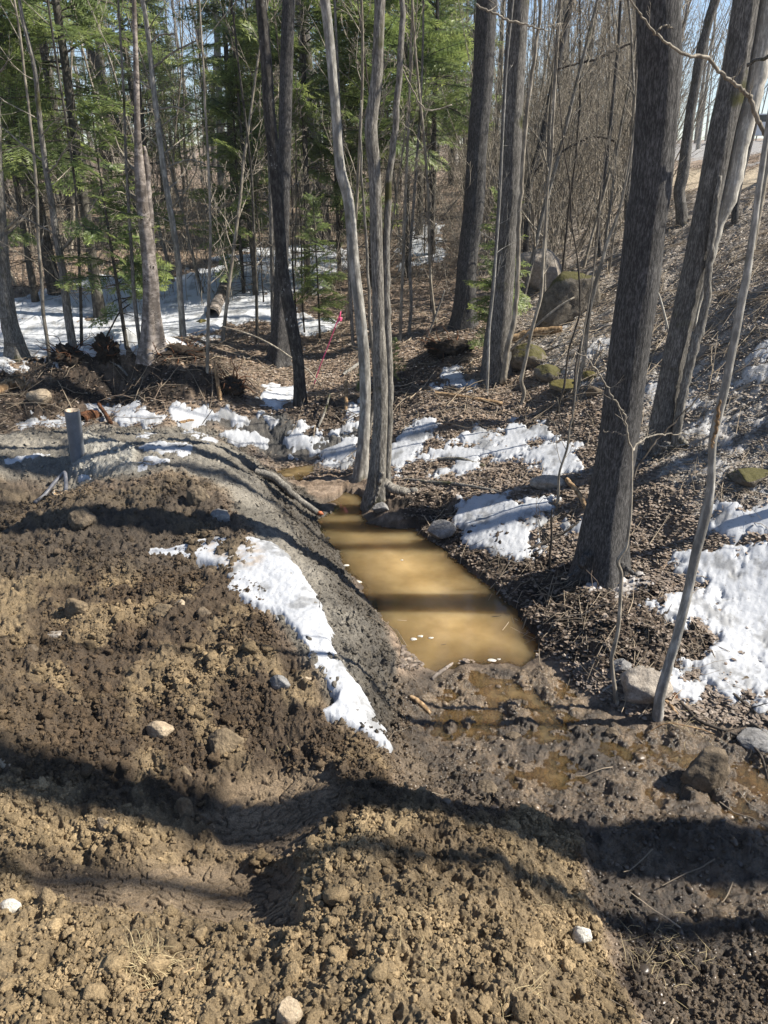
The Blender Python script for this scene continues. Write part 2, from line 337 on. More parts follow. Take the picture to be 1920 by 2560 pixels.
S = np.linalg.solve(np.block([[K, Pm], [Pm.T, np.zeros((3, 3))]]), np.concatenate([pts[:, 2], np.zeros(3)]))
def tps(x, y):
    q = lp(np.ravel(x), np.ravel(y)); out = np.empty(len(q))
    for i in range(0, len(q), 60000):
        c = q[i:i + 60000]; out[i:i + 60000] = phi(c, cp) @ S[:-3] + S[-3] + c @ S[-2:]
    return out.reshape(np.shape(x))

NC, NR = 1180, 1010
az = np.concatenate([np.linspace(-180, -84, 30)[:-1], np.linspace(-84, -48, 150)[:-1], np.linspace(-48, 48, NC), np.linspace(48, 84, 150)[1:], np.linspace(84, 180, 30)[1:-1]]) * np.pi / 180
dep = PITCH - np.arctan((1280 - np.linspace(2760, 470, NR)) / FPX)
rr = np.concatenate([[0.15, 0.4, 0.7, 0.95, 1.15, 1.3], 2.7 / np.tan(dep), [80, 100, 140, 200, 320]])
rr = np.sort(rr); NA, NRR = len(az), len(rr)
AZ, RR = np.meshgrid(az, rr); X = RR * np.sin(AZ); Y = RR * np.cos(AZ)
ZB = tps(X, Y)
# pond, stream puddle
POND = [(787,1308),(808,1287),(834,1278),(846,1262),(838,1254),(800,1258),(775,1258),(785,1238),(850,1228),(905,1234),(918,1258),(905,1290),(915,1308),(960,1318),(1040,1320),(1080,1352),(1130,1390),(1180,1428),(1235,1470),(1290,1525),(1335,1590),(1352,1640),(1300,1660),(1160,1655),(1090,1690),(1062,1697),(1010,1682),(985,1612),(930,1540),(914,1470),(858,1400),(815,1345)]
PUD = [(684,1184),(735,1168),(802,1160),(775,1186),(748,1206),(700,1204)]
def wpoly(P, z): return [tuple(Pz(u, v, z)[:2]) for u, v in P]
near = (RR > 3.0) & (RR < 16) & (np.abs(AZ) < 0.6)
xn, yn = X[near], Y[near]
wob = 0.03 * fbm(xn * 4, yn * 4, 4, .6, seed=5)
sd1 = poly_sd(xn, yn, wpoly(POND, 0.0)) + wob; sd2 = poly_sd(xn, yn, wpoly(PUD, 0.05)) + wob
zb = ZB[near]
zb = np.where(sd1 > 0, -np.minimum(0.2, 0.02 + 0.24 * sd1), np.maximum(zb, np.minimum(0.02, -0.3 * sd1 - .004)))
zb = np.where(sd2 > 0, 0.05 - np.minimum(0.1, .02 + 0.3 * sd2), np.where(sd2 > -0.5, np.maximum(zb, 0.05 + np.minimum(0.03, -0.3 * sd2)), zb))
ZB[near] = zb
SD1 = np.full(X.shape, -9.0); SD1[near] = sd1
U, V = to_px(X, Y, ZB)
front = (Y > 0.5) & (np.abs(AZ) < R(60))
U = np.where(front, U, -5000); V = np.where(front, V, 5000)
# outside the picture's cone reuse the nearest edge so the ground goes on naturally
wu = 30 * fbm(X * 1.3, Y * 1.3, 4, seed=21); wv = 18 * fbm(X * 1.3, Y * 1.3, 4, seed=31)
UW, VW = U + wu, V + wv
def zone(poly, soft=14):
    return sstep(-soft, soft, poly_sd(UW, VW, poly))
Z_SOIL = zone([(-900,1185),(0,1188),(120,1215),(190,1238),(300,1205),(430,1190),(560,1245),(650,1350),(600,1440),(700,1560),(790,1690),(830,1810),(960,1880),(1010,1985),(1150,2040),(1300,2010),(1440,2070),(1480,2250),(1530,2400),(1600,2560),(1650,3200),(-900,3200)], 30)
Z_CLAY = zone([(-900,1085),(0,1085),(300,1062),(520,1072),(700,1175),(850,1295),(890,1440),(985,1640),(1000,1720),(1010,1860),(960,1885),(830,1810),(790,1690),(700,1560),(600,1440),(650,1350),(560,1245),(430,1190),(300,1205),(190,1238),(120,1215),(0,1190),(-900,1190)], 12)
Z_MUD = zone([(985,1690),(1200,1665),(1360,1650),(1480,1760),(1640,1810),(1960,1830),(2600,1900),(2600,2700),(1700,2700),(1560,2420),(1480,2250),(1440,2070),(1300,2010),(1150,2040),(1010,1985),(960,1880)], 34)
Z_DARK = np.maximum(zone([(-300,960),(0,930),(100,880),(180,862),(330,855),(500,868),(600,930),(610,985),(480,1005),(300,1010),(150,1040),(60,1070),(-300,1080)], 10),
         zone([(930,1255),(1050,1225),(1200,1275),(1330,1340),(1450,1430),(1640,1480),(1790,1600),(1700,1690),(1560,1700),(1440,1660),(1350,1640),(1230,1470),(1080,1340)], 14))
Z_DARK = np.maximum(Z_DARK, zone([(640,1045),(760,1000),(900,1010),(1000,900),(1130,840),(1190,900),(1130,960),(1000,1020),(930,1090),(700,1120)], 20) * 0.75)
Z_CONE = zone([(175,1125),(215,1095),(270,1100),(345,1138),(320,1178),(240,1196),(185,1192)], 10)
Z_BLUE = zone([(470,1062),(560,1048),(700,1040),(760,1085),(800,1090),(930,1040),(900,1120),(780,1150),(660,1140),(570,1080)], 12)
Z_OLD = zone([(1270,880),(1380,830),(1520,780),(1540,900),(1700,900),(1960,880),(1960,1260),(1750,1300),(1620,1200),(1560,1010),(1380,960)], 30)
Z_UP = zone([(1130,560),(1300,520),(1450,470),(1960,455),(2600,470),(2600,1300),(1960,1250),(1760,1300),(1640,1160),(1560,1010),(1400,960),(1290,900),(1260,800)], 40)
Z_TRACK = np.maximum(zone([(590,1960),(690,1930),(840,1925),(860,2000),(800,2110),(740,2170),(560,2120),(520,2040)], 16), zone([(40,2160),(260,2170),(520,2160),(750,2190),(745,2330),(660,2330),(420,2290),(180,2275),(60,2250)], 18))
Z_ROAD = zone([(1450,425),(1700,398),(1960,395),(3000,380),(3000,330),(1800,352),(1450,375)], 6)
Z_SAND = zone([(1470,452),(1720,425),(1960,420),(2600,420),(2600,455),(1960,462),(1720,470),(1500,478)], 8)
litter = np.clip(1 - 2.2 * (Z_SOIL + Z_CLAY + Z_MUD), 0, 1); Z_PATCH = sstep(-.25, .35, fbm(X * 1.6, Y * 1.6, 4, seed=71))
# relief
d_lo = fbm(X * 0.9, Y * 0.9, 4, seed=1); d_mid = fbm(X * 4, Y * 4, 4, seed=2); d_hi = fbm(X * 16, Y * 16, 3, 0.6, seed=3); d_vhi = fbm(X * 45, Y * 45, 2, 0.6, seed=8)
fade = sstep(30, 12, RR)
def bumps(cell, seed, fill):
    d, v = worley(X / cell + 0.3 * d_mid, Y / cell + 0.3 * d_hi, seed); r = (0.25 + 0.35 * v); on = (v < fill)
    return np.sqrt(np.clip(1 - (d / r) ** 2, 0, 1)) * r * cell * on * 0.8, v
b1, v1 = bumps(0.17, 41, 0.5); b2, v2 = bumps(0.075, 42, 0.75); b3, v3 = bumps(0.034, 43, 0.9); b4, v4 = bumps(0.018, 44, 0.9)
rdg = 1 - np.abs(fbm(X * 6.5, Y * 6.5, 4, 0.6, seed=81)); rdg2 = 1 - np.abs(fbm(X * 19, Y * 19, 3, 0.6, seed=83))
soilh = 0.04 * d_mid + 0.009 * d_hi + 0.003 * d_vhi + 0.045 * rdg + 0.011 * rdg2 + 0.5 * b1 * (v1 < .2) + (0.35 + .5 * Z_PATCH) * (0.5 * b2 + 0.8 * b3 + 0.8 * b4)
ck = np.abs(perlin(X * 5 + d_mid * .5, Y * 13 + d_mid, 77)); ck2 = np.abs(perlin(X * 12, Y * 26 + d_mid, 78))
trackh = 0.012 * d_mid - 0.022 * sstep(0.10, 0.0, ck) - 0.012 * sstep(0.12, 0.0, ck2) + 0.25 * b4
soilh = soilh * (1 - Z_TRACK) + trackh * Z_TRACK
clayh = 0.03 * d_mid + 0.011 * d_hi + 0.005 * d_vhi + 0.012 * rdg + (.02 * rdg + .012 * rdg2 - .02) * sstep(.58, .4, ZB) + 0.4 * b3 + 0.5 * b2 * (v2 < 0.3)
mudh = 0.03 * d_mid + 0.012 * d_hi + (0.03 * rdg + .014 * rdg2 - .03) * (0.35 + sstep(.03, .2, ZB)) + 0.004 * d_vhi + 0.8 * b1 * (v1 < 0.22) + 0.7 * b2 * (v2 < 0.35) + 0.4 * b3 * (d_mid > 0)
darkh = 0.05 * d_mid + 0.03 * d_hi + 0.01 * d_vhi
lith = 0.035 * d_mid + 0.014 * d_hi + 0.006 * d_vhi
clayh = clayh + Z_CONE * (.05 + .5 * b3 + .4 * b4) + .045 * sstep(.62, .45, ZB) * fbm(X * 2.3, Y * 2.3, 3, seed=88) - .02 * sstep(.25, 0, np.abs(perlin(X * 1.3 + Y * 3.4 + d_mid * .4, Y * .7 - X * .4, 89))) * sstep(.62, .5, ZB)
det = Z_SOIL * soilh + Z_CLAY * clayh + Z_MUD * mudh + litter * (lith * (1 - Z_DARK) + darkh * Z_DARK)
det *= fade * (1 - np.clip(Z_ROAD + Z_SAND, 0, 1))
det = np.where(SD1 > -0.25, det * sstep(0.12, -0.25, SD1) , det)
det += 0.05 * d_lo * sstep(6, 14, RR)
ZG = ZB + det
# colours (surface albedo)
def c3(*c): return np.array(c)
def lerp(a, b, t): return a + (b - a) * t[..., None]
nA = 0.5 + 0.5 * np.clip(fbm(X * 2.2, Y * 2.2, 4, seed=51), -1, 1); nB = 0.5 + 0.5 * np.clip(fbm(X * 9, Y * 9, 4, 0.6, seed=52), -1, 1)
base = np.zeros(X.shape + (3,))
tan = lerp(c3(.14,.098,.066), c3(.34,.255,.185), np.clip(nB * 1.5 - .25, 0, 1)); base[:] = tan
base = lerp(base, lerp(c3(.17,.142,.115), c3(.44,.385,.325), np.clip(nB * 1.7 - .35, 0, 1)), Z_UP); nS = .5 + .5 * np.clip(fbm(X * 3.2 + Y * 1.0, Y * 9 - X * 1.5, 4, .6, seed=91), -1, 1)
base = lerp(base, lerp(c3(.16,.14,.12), c3(.52,.495,.465), np.clip(nS * 1.2 + nB * 1.1 - .75, 0, 1)), Z_OLD * .9)
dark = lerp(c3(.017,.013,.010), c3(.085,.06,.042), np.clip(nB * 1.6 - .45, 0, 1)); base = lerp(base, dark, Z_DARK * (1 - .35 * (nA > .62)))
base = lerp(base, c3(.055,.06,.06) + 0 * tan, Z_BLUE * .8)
clay = lerp(c3(.13,.117,.096), c3(.265,.24,.20), np.clip(nA * 1.4 - .2, 0, 1)); clay = lerp(clay, c3(.36,.34,.295) * (.6 + .7 * nB)[..., None], Z_CONE); base = lerp(base, clay, Z_CLAY)
lowc = sstep(0.62, 0.3, ZB + .07 * d_mid) * Z_CLAY * sstep(500, 600, UW); base = lerp(base, c3(.052,.043,.033) + 0 * tan, lowc * .8)
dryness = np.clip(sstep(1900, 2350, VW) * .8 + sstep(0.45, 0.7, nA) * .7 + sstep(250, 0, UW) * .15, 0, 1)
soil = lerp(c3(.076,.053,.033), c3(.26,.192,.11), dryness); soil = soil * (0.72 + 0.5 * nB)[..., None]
pile = zone([(-900,1180),(0,1180),(130,1210),(200,1230),(430,1190),(560,1245),(650,1350),(560,1440),(300,1440),(0,1460)], 30); soil = lerp(soil, c3(.075,.058,.042) + 0 * soil, pile * .7)
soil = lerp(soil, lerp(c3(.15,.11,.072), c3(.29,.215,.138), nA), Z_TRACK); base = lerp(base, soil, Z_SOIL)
mud = lerp(c3(.055,.042,.031), c3(.24,.178,.118), np.clip(nB * .9 + nA * 1.0 - .55, 0, 1) * sstep(.13, .02, ZG)); mud = lerp(mud, lerp(c3(.08,.06,.042), c3(.2,.15,.1), np.clip(nA * 1.4 - .3, 0, 1)), sstep(.06, .2, ZB) * .8); base = lerp(base, mud, Z_MUD)
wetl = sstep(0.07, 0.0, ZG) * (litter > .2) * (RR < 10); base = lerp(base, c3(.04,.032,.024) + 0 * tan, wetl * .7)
base = lerp(base, c3(.30,.285,.27) + 0 * tan, Z_ROAD); base = lerp(base, c3(.5,.41,.29) + 0 * tan, Z_SAND)
base *= (0.9 + 0.2 * hash2((X * 97).astype(np.int64), (Y * 97).astype(np.int64), 5))[..., None]
wet = np.clip(Z_MUD * (0.8 + .6 * (nA - .4)) * (1 - .6 * sstep(.05, .2, ZB)) + lowc * .5 + 0.5 * wetl + 0.3 * Z_BLUE + .12 * pile, 0, 1)

IDX = np.arange(NRR * NA).reshape(NRR, NA)
i0 = IDX[:-1, :]; q = np.stack([i0, np.roll(IDX, -1, 1)[:-1, :], np.roll(IDX, -1, 1)[1:, :], IDX[1:, :]], -1).reshape(-1, 4)
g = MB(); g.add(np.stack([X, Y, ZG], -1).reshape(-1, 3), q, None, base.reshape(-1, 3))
cen = g.n; g.add([[0, 0, ZG[0].mean()]], None, [[NRR * 0 + cen - cen, 0, 0]][:0], base[0, :1].reshape(1, 3))
g.t.append(np.stack([np.full(NA, cen), (np.arange(NA) + 1) % NA, np.arange(NA)], 1))
haze_box()
ground = g.build('ground', M_GROUND, attrs={'wet': np.append(wet.ravel(), 0.0)})
tag(ground, kind='structure')

def hz(x, y, grid=None):
    G = ZG if grid is None else grid
    a = np.arctan2(x, y); r = np.hypot(x, y)
    i = np.clip(np.searchsorted(rr, r) - 1, 0, NRR - 2); j = np.clip(np.searchsorted(az, a) - 1, 0, NA - 2)
    s = np.clip((r - rr[i]) / (rr[i + 1] - rr[i]), 0, 1); t = np.clip((a - az[j]) / (az[j + 1] - az[j]), 0, 1)
    return (G[i, j] * (1 - s) + G[i + 1, j] * s) * (1 - t) + (G[i, j + 1] * (1 - s) + G[i + 1, j + 1] * s) * t
def Gp(u, v):
    """the point of the ground seen at pixel u, v"""
    d = ray(u, v); d = d / np.linalg.norm(d); t = np.exp(np.linspace(math.log(1.5), math.log(160), 1500)); p = np.array([0, 0, H]) + d * t[:, None]
    h = p[:, 2] - hz(p[:, 0], p[:, 1], ZB); k = np.argmax(h < 0) if (h < 0).any() else len(t) - 1
    if k == 0: return p[0]
    f = h[k - 1] / (h[k - 1] - h[k] + 1e-9); q = p[k - 1] + (p[k] - p[k - 1]) * f; q[2] = float(hz(q[0], q[1])); return q

# ------------------------------------------------------------------ water
def water(name, mask, level):
    sel = mask[i0.ravel()] if False else None
    fm = mask.ravel(); Q = q[(fm[q].any(1))]
    used = np.unique(Q); remap = -np.ones(NRR * NA, int); remap[used] = np.arange(len(used))
    xs, ys, zs = X.ravel()[used], Y.ravel()[used], ZG.ravel()[used]
    mb = MB(); mb.add(np.stack([xs, ys, np.full(len(xs), level)], 1), remap[Q])
    return tag(mb.build(name, M_WATER, attrs={'depth': np.clip(level - zs, 0, 1)}), kind='structure')
reg = near.copy(); pondreg = np.zeros(X.shape, bool); pondreg[near] = sd1 > -0.12
mudreg = (Z_MUD > 0.4) & (Y < 6) & (RR > 1.5) & ~pondreg
water('pond_water', pondreg & (ZG < 0.012), 0.0)
water('puddle_water', mudreg & (ZG < 0.026), 0.021)
pr = np.zeros(X.shape, bool); pr[near] = sd2 > -0.1; water('stream_puddle', pr & (ZG < 0.06), 0.05)

# ------------------------------------------------------------------ snow: sheets with thickness that melt out at their rims
SNOWM = np.full(NRR * NA, -9.0)
def snow(name, polys, thick, soft, namp, nscale, label=None, cat='snow patch', group=None, kind=None, mt=None, col=(.44,.45,.47), stain=None, low=0.15, off=0.3):
    mt = mt or M_SNOW
    allp = np.concatenate([np.array(p) for p in polys]); u0, v0 = allp.min(0) - 60; u1, v1_ = allp.max(0) + 60
    box = (U > u0) & (U < u1) & (V > v0) & (V < v1_) & (RR < 45); ii = np.where(box.ravel())[0]
    if not len(ii): return None
    x, y, uu, vv = X.ravel()[ii], Y.ravel()[ii], U.ravel()[ii], V.ravel()[ii]
    wob = fbm(x * nscale, y * nscale, 5, 0.6, seed=61)
    m = np.full(len(ii), -1e9)
    for p in polys: m = np.maximum(m, poly_sd(uu, vv, p))
    m = np.minimum(m / (soft * 2.0), 1.0) + off + namp * 1.0 * wob + .35 * np.minimum(namp, .8) * fbm(x * nscale * 5, y * nscale * 5, 3, .6, seed=62)
    full = np.full(NRR * NA, -9.0); full[ii] = m; SNOWM[ii] = np.maximum(SNOWM[ii], m)
    Q = q[(full[q] > -0.25).any(1) & (full[q] > -5).all(1)]
    if not len(Q): return None
    used = np.unique(Q); remap = -np.ones(NRR * NA, int); remap[used] = np.arange(len(used)); mm = full[used]
    x, y = X.ravel()[used], Y.ravel()[used]
    zs = ZB.ravel()[used] + low * (ZG - ZB).ravel()[used]
    h = .6 * thick * (sstep(0.0, 0.9, mm) ** 0.7) - 0.035 * sstep(0.15, -0.25, mm) + 0.006 * fbm(x * 5, y * 5, 3, seed=63) * sstep(0, 1, mm) + 0.004 * fbm(x * 25, y * 25, 2, seed=64)
    C = np.broadcast_to(np.array(col), (len(used), 3)).copy(); dn = sstep(.2, .75, fbm(x * 3.5, y * 3.5, 5, .65, seed=67)); C = C * (1 - .42 * dn)[:, None] * np.array([1, .985, .96]) ** dn[:, None]
    C *= (1 - 0.5 * sstep(0.6, 0.0, mm) * (0.5 + 0.5 * np.clip(fbm(x * 12, y * 12, 3, seed=66), -1, 1)))[:, None]
    if stain:
        s = sstep(-10, 14, poly_sd(U.ravel()[used], V.ravel()[used], stain)) * sstep(-.35, .25, fbm(x * 9, y * 22, 3, seed=65)); C = C + (np.array([.36,.29,.22]) - C) * (s * .7)[:, None]
    mb = MB(); o = np.array([x.mean(), y.mean(), zs.mean()]); mb.add(np.stack([x, y, zs + h], 1), remap[Q], None, C)
    ob = mb.build(name, mt, origin=o); return tag(ob, label, cat if kind is None else None, group, kind)
TONGUE = [(344,1391),(385,1383),(428,1386),(463,1373),(498,1361),(544,1352),(608,1352),(677,1368),(718,1400),(747,1443),(775,1478),(799,1524),(819,1582),(816,1605),(833,1646),(868,1692),(903,1738),(920,1773),(955,1831),(967,1866),(930,1852),(903,1828),(856,1802),(804,1790),(845,1768),(851,1738),(828,1721),(804,1692),(775,1669),(781,1640),(752,1594),(718,1553),(712,1536),(660,1530),(613,1501),(567,1478),(579,1460),(561,1423),(521,1410),(480,1396),(428,1393)]
snow('snow_patch', [TONGUE], 0.07, 9, 0.22, 7, 'long white tongue of snow down the crest of the muddy bank', off=.75, low=.04, stain=[(515,1362),(640,1362),(668,1400),(640,1440),(560,1420),(520,1395)])
G_SM = 'small snow remnants on the grey clay mound'
for poly, lab in [
 ([(0,1160),(39,1146),(85,1138),(125,1139),(77,1151),(23,1162)], 'thin snow strip on the clay left of the steel pipe'),
 ([(336,1125),(367,1111),(401,1103),(424,1110),(463,1110),(488,1121),(478,1137),(455,1143),(432,1133),(409,1141),(378,1135)], 'largest ragged snow remnant on the clay right of the pipe'),
 ([(357,1147),(382,1141),(422,1150),(417,1160),(363,1154)], 'small oval snow remnant just below the largest one on the clay'),
 ([(281,1190),(309,1168),(328,1160),(388,1165),(370,1176),(332,1182),(305,1188)], 'snow remnant on the clay at the upper edge of the dark soil heap'),
 ([(191,1196),(208,1189),(228,1195),(224,1203),(197,1205)], 'tiny snow lump at the foot of the steel pipe'),
 ([(444,1080),(478,1077),(519,1091),(546,1106),(536,1111),(490,1098)], 'slim snow streak near the back rim of the clay mound'),
 ([(340,1090),(367,1085),(399,1090),(370,1096)], 'faint snow sliver high on the clay behind the other remnants')]:
    snow('snow_patch', [poly], 0.025, 5, 0.35, 9, lab, group=G_SM, low=0.6)
snow('snow_patch', [[(42,1068),(85,1045),(162,1049),(204,1030),(231,1013),(262,1009),(305,1020),(336,1009),(359,1024),(390,1036),(459,1013),(463,1024),(509,1020),(559,1028),(640,1043),(700,1040),(690,1056),(640,1053),(540,1057),(482,1065),(409,1060),(332,1062),(278,1046),(251,1040),(216,1048),(127,1065)]], 0.05, 8, 1.0, 5, 'broken band of snow between the debris bank and the clay mound')
snow('snow_patch', [[(555,1088),(579,1074),(602,1078),(640,1084),(672,1095),(660,1117),(640,1120),(602,1107)]], 0.05, 7, 0.5, 6, 'snow patch in the hollow just behind the clay mound')
snow('snow_patch', [[(719,1081),(763,1058),(793,1062),(776,1084),(796,1087),(783,1111),(779,1131),(736,1133),(720,1114)], [(779,1138),(823,1114),(844,1099),(894,1092),(896,1150),(866,1176),(850,1164),(790,1157)], [(850,1060),(877,1015),(905,1004),(905,1066),(840,1080)]], 0.055, 9, 1.15, 5, 'snow on the bank left of the two slim trunks by the stream')
snow('snow_patch', [[(966,1118),(992,1094),(1026,1071),(1063,1042),(1096,1052),(1066,1100),(1042,1138),(1090,1152),(1033,1167),(992,1178),(964,1164)]], 0.06, 10, 0.9, 5, 'slanting snow patch right of the two slim trunks by the stream')
snow('snow_patch', [[(1082,1127),(1134,1109),(1174,1078),(1238,1073),(1284,1061),(1359,1067),(1368,1092),(1330,1121),(1365,1107),(1452,1113),(1460,1150),(1448,1181),(1400,1192),(1330,1187),(1342,1160),(1284,1146),(1215,1152),(1163,1181),(1093,1181),(1122,1158),(1076,1158)], [(1082,950),(1151,918),(1190,955),(1140,972)]], 0.06, 10, 1.3, 4.5, 'ragged snow patch on the leafy bank above the grey boulder')
snow('snow_patch', [[(1128,1293),(1151,1252),(1215,1239),(1267,1244),(1296,1262),(1365,1233),(1384,1275),(1342,1304),(1356,1339),(1335,1356),(1362,1376),(1284,1387),(1209,1399),(1191,1368),(1145,1355),(1151,1327)], [(1404,1312),(1460,1302),(1462,1318),(1406,1335)]], 0.06, 12, 1.2, 4.5, 'snow patch on the bank between the pond and the big dark trunk')
snow('snow_patch', [[(1692,1428),(1707,1401),(1770,1389),(1863,1372),(1960,1358),(2060,1400),(2060,1760),(1960,1775),(1863,1757),(1828,1782),(1770,1740),(1730,1752),(1668,1717),(1664,1686),(1747,1682),(1796,1605),(1764,1568),(1678,1546),(1604,1512),(1701,1495),(1755,1470)], [(1755,1352),(1770,1308),(1880,1272),(2000,1265),(2000,1345),(1860,1348)]], 0.06, 16, 1.15, 3.2, 'largest sunlit snow sheet at the right foot of the slope')
snow('snow_patch', [[(1455,1465),(1490,1424),(1600,1440),(1630,1466),(1539,1488)]], 0.03, 12, 1.0, 8, 'dirty icy snow at the foot of the big dark trunk', mt=M_SNOWD, col=(.46,.43,.41), low=.7)
G_SL = 'dirty snow strips on the right slope'
for poly, lab in [
 ([(1604,985),(1625,962),(1650,968),(1640,1000)], 'small snow scrap just left of the leaning grey twin trunks'),
 ([(1700,1030),(1720,1000),(1750,988),(1745,1012),(1720,1030)], 'snow scrap just right of the leaning grey twin trunks'),
 ([(1700,1095),(1730,1065),(1795,1036),(1800,1062),(1750,1095)], 'snow strip behind the peeled sapling on the right'),
 ([(1820,965),(1860,935),(1930,905),(1960,930),(1890,955)], 'upper snow strip near the right edge of the slope'),
 ([(1860,905),(1890,865),(1960,840),(1960,880),(1910,900)], 'topmost snow strip at the right edge of the slope'),
 ([(1470,878),(1500,852),(1545,840),(1540,862)], 'thin snow strip beside the big dark trunk on the slope'),
 ([(1345,838),(1400,795),(1475,762),(1480,785),(1430,815)], 'snow wedge below the dark mossy boulder')]:
    snow('snow_patch', [poly], 0.035, 8, 0.7, 6, lab, group=G_SL, mt=M_SNOWD, col=(.52,.515,.51), low=.6)
snow('old_snow', [[(1290,870),(1390,830),(1520,790),(1545,900),(1700,905),(1960,890),(1960,1260),(1760,1300),(1640,1180),(1560,1000),(1380,950)]], 0.02, 60, 1.5, 5, kind='stuff', mt=M_SNOWD, col=(.4,.38,.36), low=.9, off=-.95)
snow('forest_snow', [[(-200,770),(0,765),(60,750),(231,700),(347,718),(492,694),(556,660),(637,632),(833,622),(880,660),(752,722),(690,791),(560,800),(463,843),(417,858),(347,868),(133,889),(0,915),(-200,930)], [(740,808),(780,796),(828,806),(815,828),(760,824)], [(1010,600),(1040,578),(1085,572),(1090,640),(1015,648)], [(655,985),(700,965),(740,975),(735,1000),(690,1005)]], 0.08, 12, 0.9, 1.3, kind='stuff', low=.3, off=.55, col=(.6,.615,.64))
# ------------------------------------------------------------------ trees
def stem_px(pts, y, n, flip=None):
    """polyline of (u, v, width px) standing at depth y -> points and radii"""
    P = []; Rr = []
    for (u, v, w) in pts:
        p = Dy(u, v, y); P.append(p); Rr.append(0.5 * w * px_size(p))
    A = resample(np.hstack([np.array(P), np.array(Rr)[:, None]]), n); return A[:, :3], np.abs(A[:, 3])
def trunk_mesh(mb, P, r, k, rough=0.06, flare=0.0, zst=0.25, fr=3.0, bend_y=0.0, seed=0):
    """a trunk with a knobbly outline, a swelling foot and shallow furrows"""
    n = len(P); T, N, B = frames(P); a = np.arange(k) * 2 * np.pi / k
    h = np.linalg.norm(P - P[0], axis=1)
    fl = 1 + flare * np.exp(-h / (3.2 * r[0] + 1e-6))[:, None] * (1 + 0.45 * np.cos(a * 5 + seed) + 0.25 * np.cos(a * 3 + 2.1 * seed))[None, :]
    ca, sa = np.cos(a)[None, :], np.sin(a)[None, :]; rs = r[:, None]
    nz = perlin3(ca * fr + seed + 0 * h[:, None], sa * fr + 0 * h[:, None], (h / (r[0] + 1e-6) * zst)[:, None] + 0 * ca) + 0.6 * perlin3(ca * fr * 2.6 + 9 + 0 * h[:, None], sa * fr * 2.6 + 0 * h[:, None], (h / (r[0] + 1e-6) * zst * 1.8)[:, None] + 0 * ca)
    rad = rs * fl * (1 + rough * nz)
    V = P[:, None, :] + rad[..., None] * (ca[..., None] * N[:, None, :] + sa[..., None] * B[:, None, :])
    i = np.arange(n - 1)[:, None] * k; j = np.arange(k)[None, :]; j2 = (j + 1) % k
    qd = np.stack([i + j, i + j2, i + k + j2, i + k + j], -1).reshape(-1, 4)
    Vv = np.vstack([V.reshape(-1, 3), P[-1]]); jj = np.arange(k)
    mb.add(Vv, qd, np.stack([np.full(k, n * k), (n - 1) * k + jj, (n - 1) * k + (jj + 1) % k], 1))
def curve_twig(p, d, L, n, wob, up, rg):
    d = d / (np.linalg.norm(d) + 1e-9); P = [np.array(p, float)]
    for _ in range(n):
        d = d + rg.normal(size=3) * wob + np.array([0, 0, up]); d /= np.linalg.norm(d); P.append(P[-1] + d * L / n)
    return np.array(P)
def twigs(mb, P, r, rg, count, Lr, levels, k=3, start=0.2, up=0.12, ang=0.9, wob=0.14, rmin=0.0016):
    """side shoots along a stem, each with shoots of its own"""
    n = len(P)
    for c in range(count):
        s = start + (1 - start) * (c + rg.random()) / count; i = min(int(s * (n - 1)), n - 2)
        p = P[i] + (P[i + 1] - P[i]) * (s * (n - 1) - i); t = P[i + 1] - P[i]; t = t / (np.linalg.norm(t) + 1e-9)
        d = rg.normal(size=3); d -= t * (d @ t); d /= np.linalg.norm(d) + 1e-9; d = d * math.sin(ang) + t * math.cos(ang)
        m_ = mb() if callable(mb) else mb
        L = Lr * (1.15 - 0.75 * s) * rg.uniform(0.55, 1.25); rad = max(r[i] * 0.45 * min(1, L / Lr), rmin)
        Q = curve_twig(p, d, L, 4 if levels else 3, wob, up, rg); rd = np.linspace(rad, max(rad * 0.25, rmin * 0.7), len(Q))
        tube(m_, Q, rd, k if levels else 3, cap=False)
        if levels: twigs(m_, Q, rd, rg, max(2, int(4 * L / Lr) + 2), L * 0.5, levels - 1, 3, 0.25, up, ang * 0.9, wob, rmin)
def shoot_parts(root, P, r, rg, count, Lr, levels, k, start, up, ang, wob, rmin, bark):
    L = []
    def new(): L.append(MB()); return L[-1]
    twigs(new, P, r, rg, count, Lr, levels, k, start, up, ang, wob, rmin)
    for m in L: m.build('branch', bark, root, np.array(root.location))
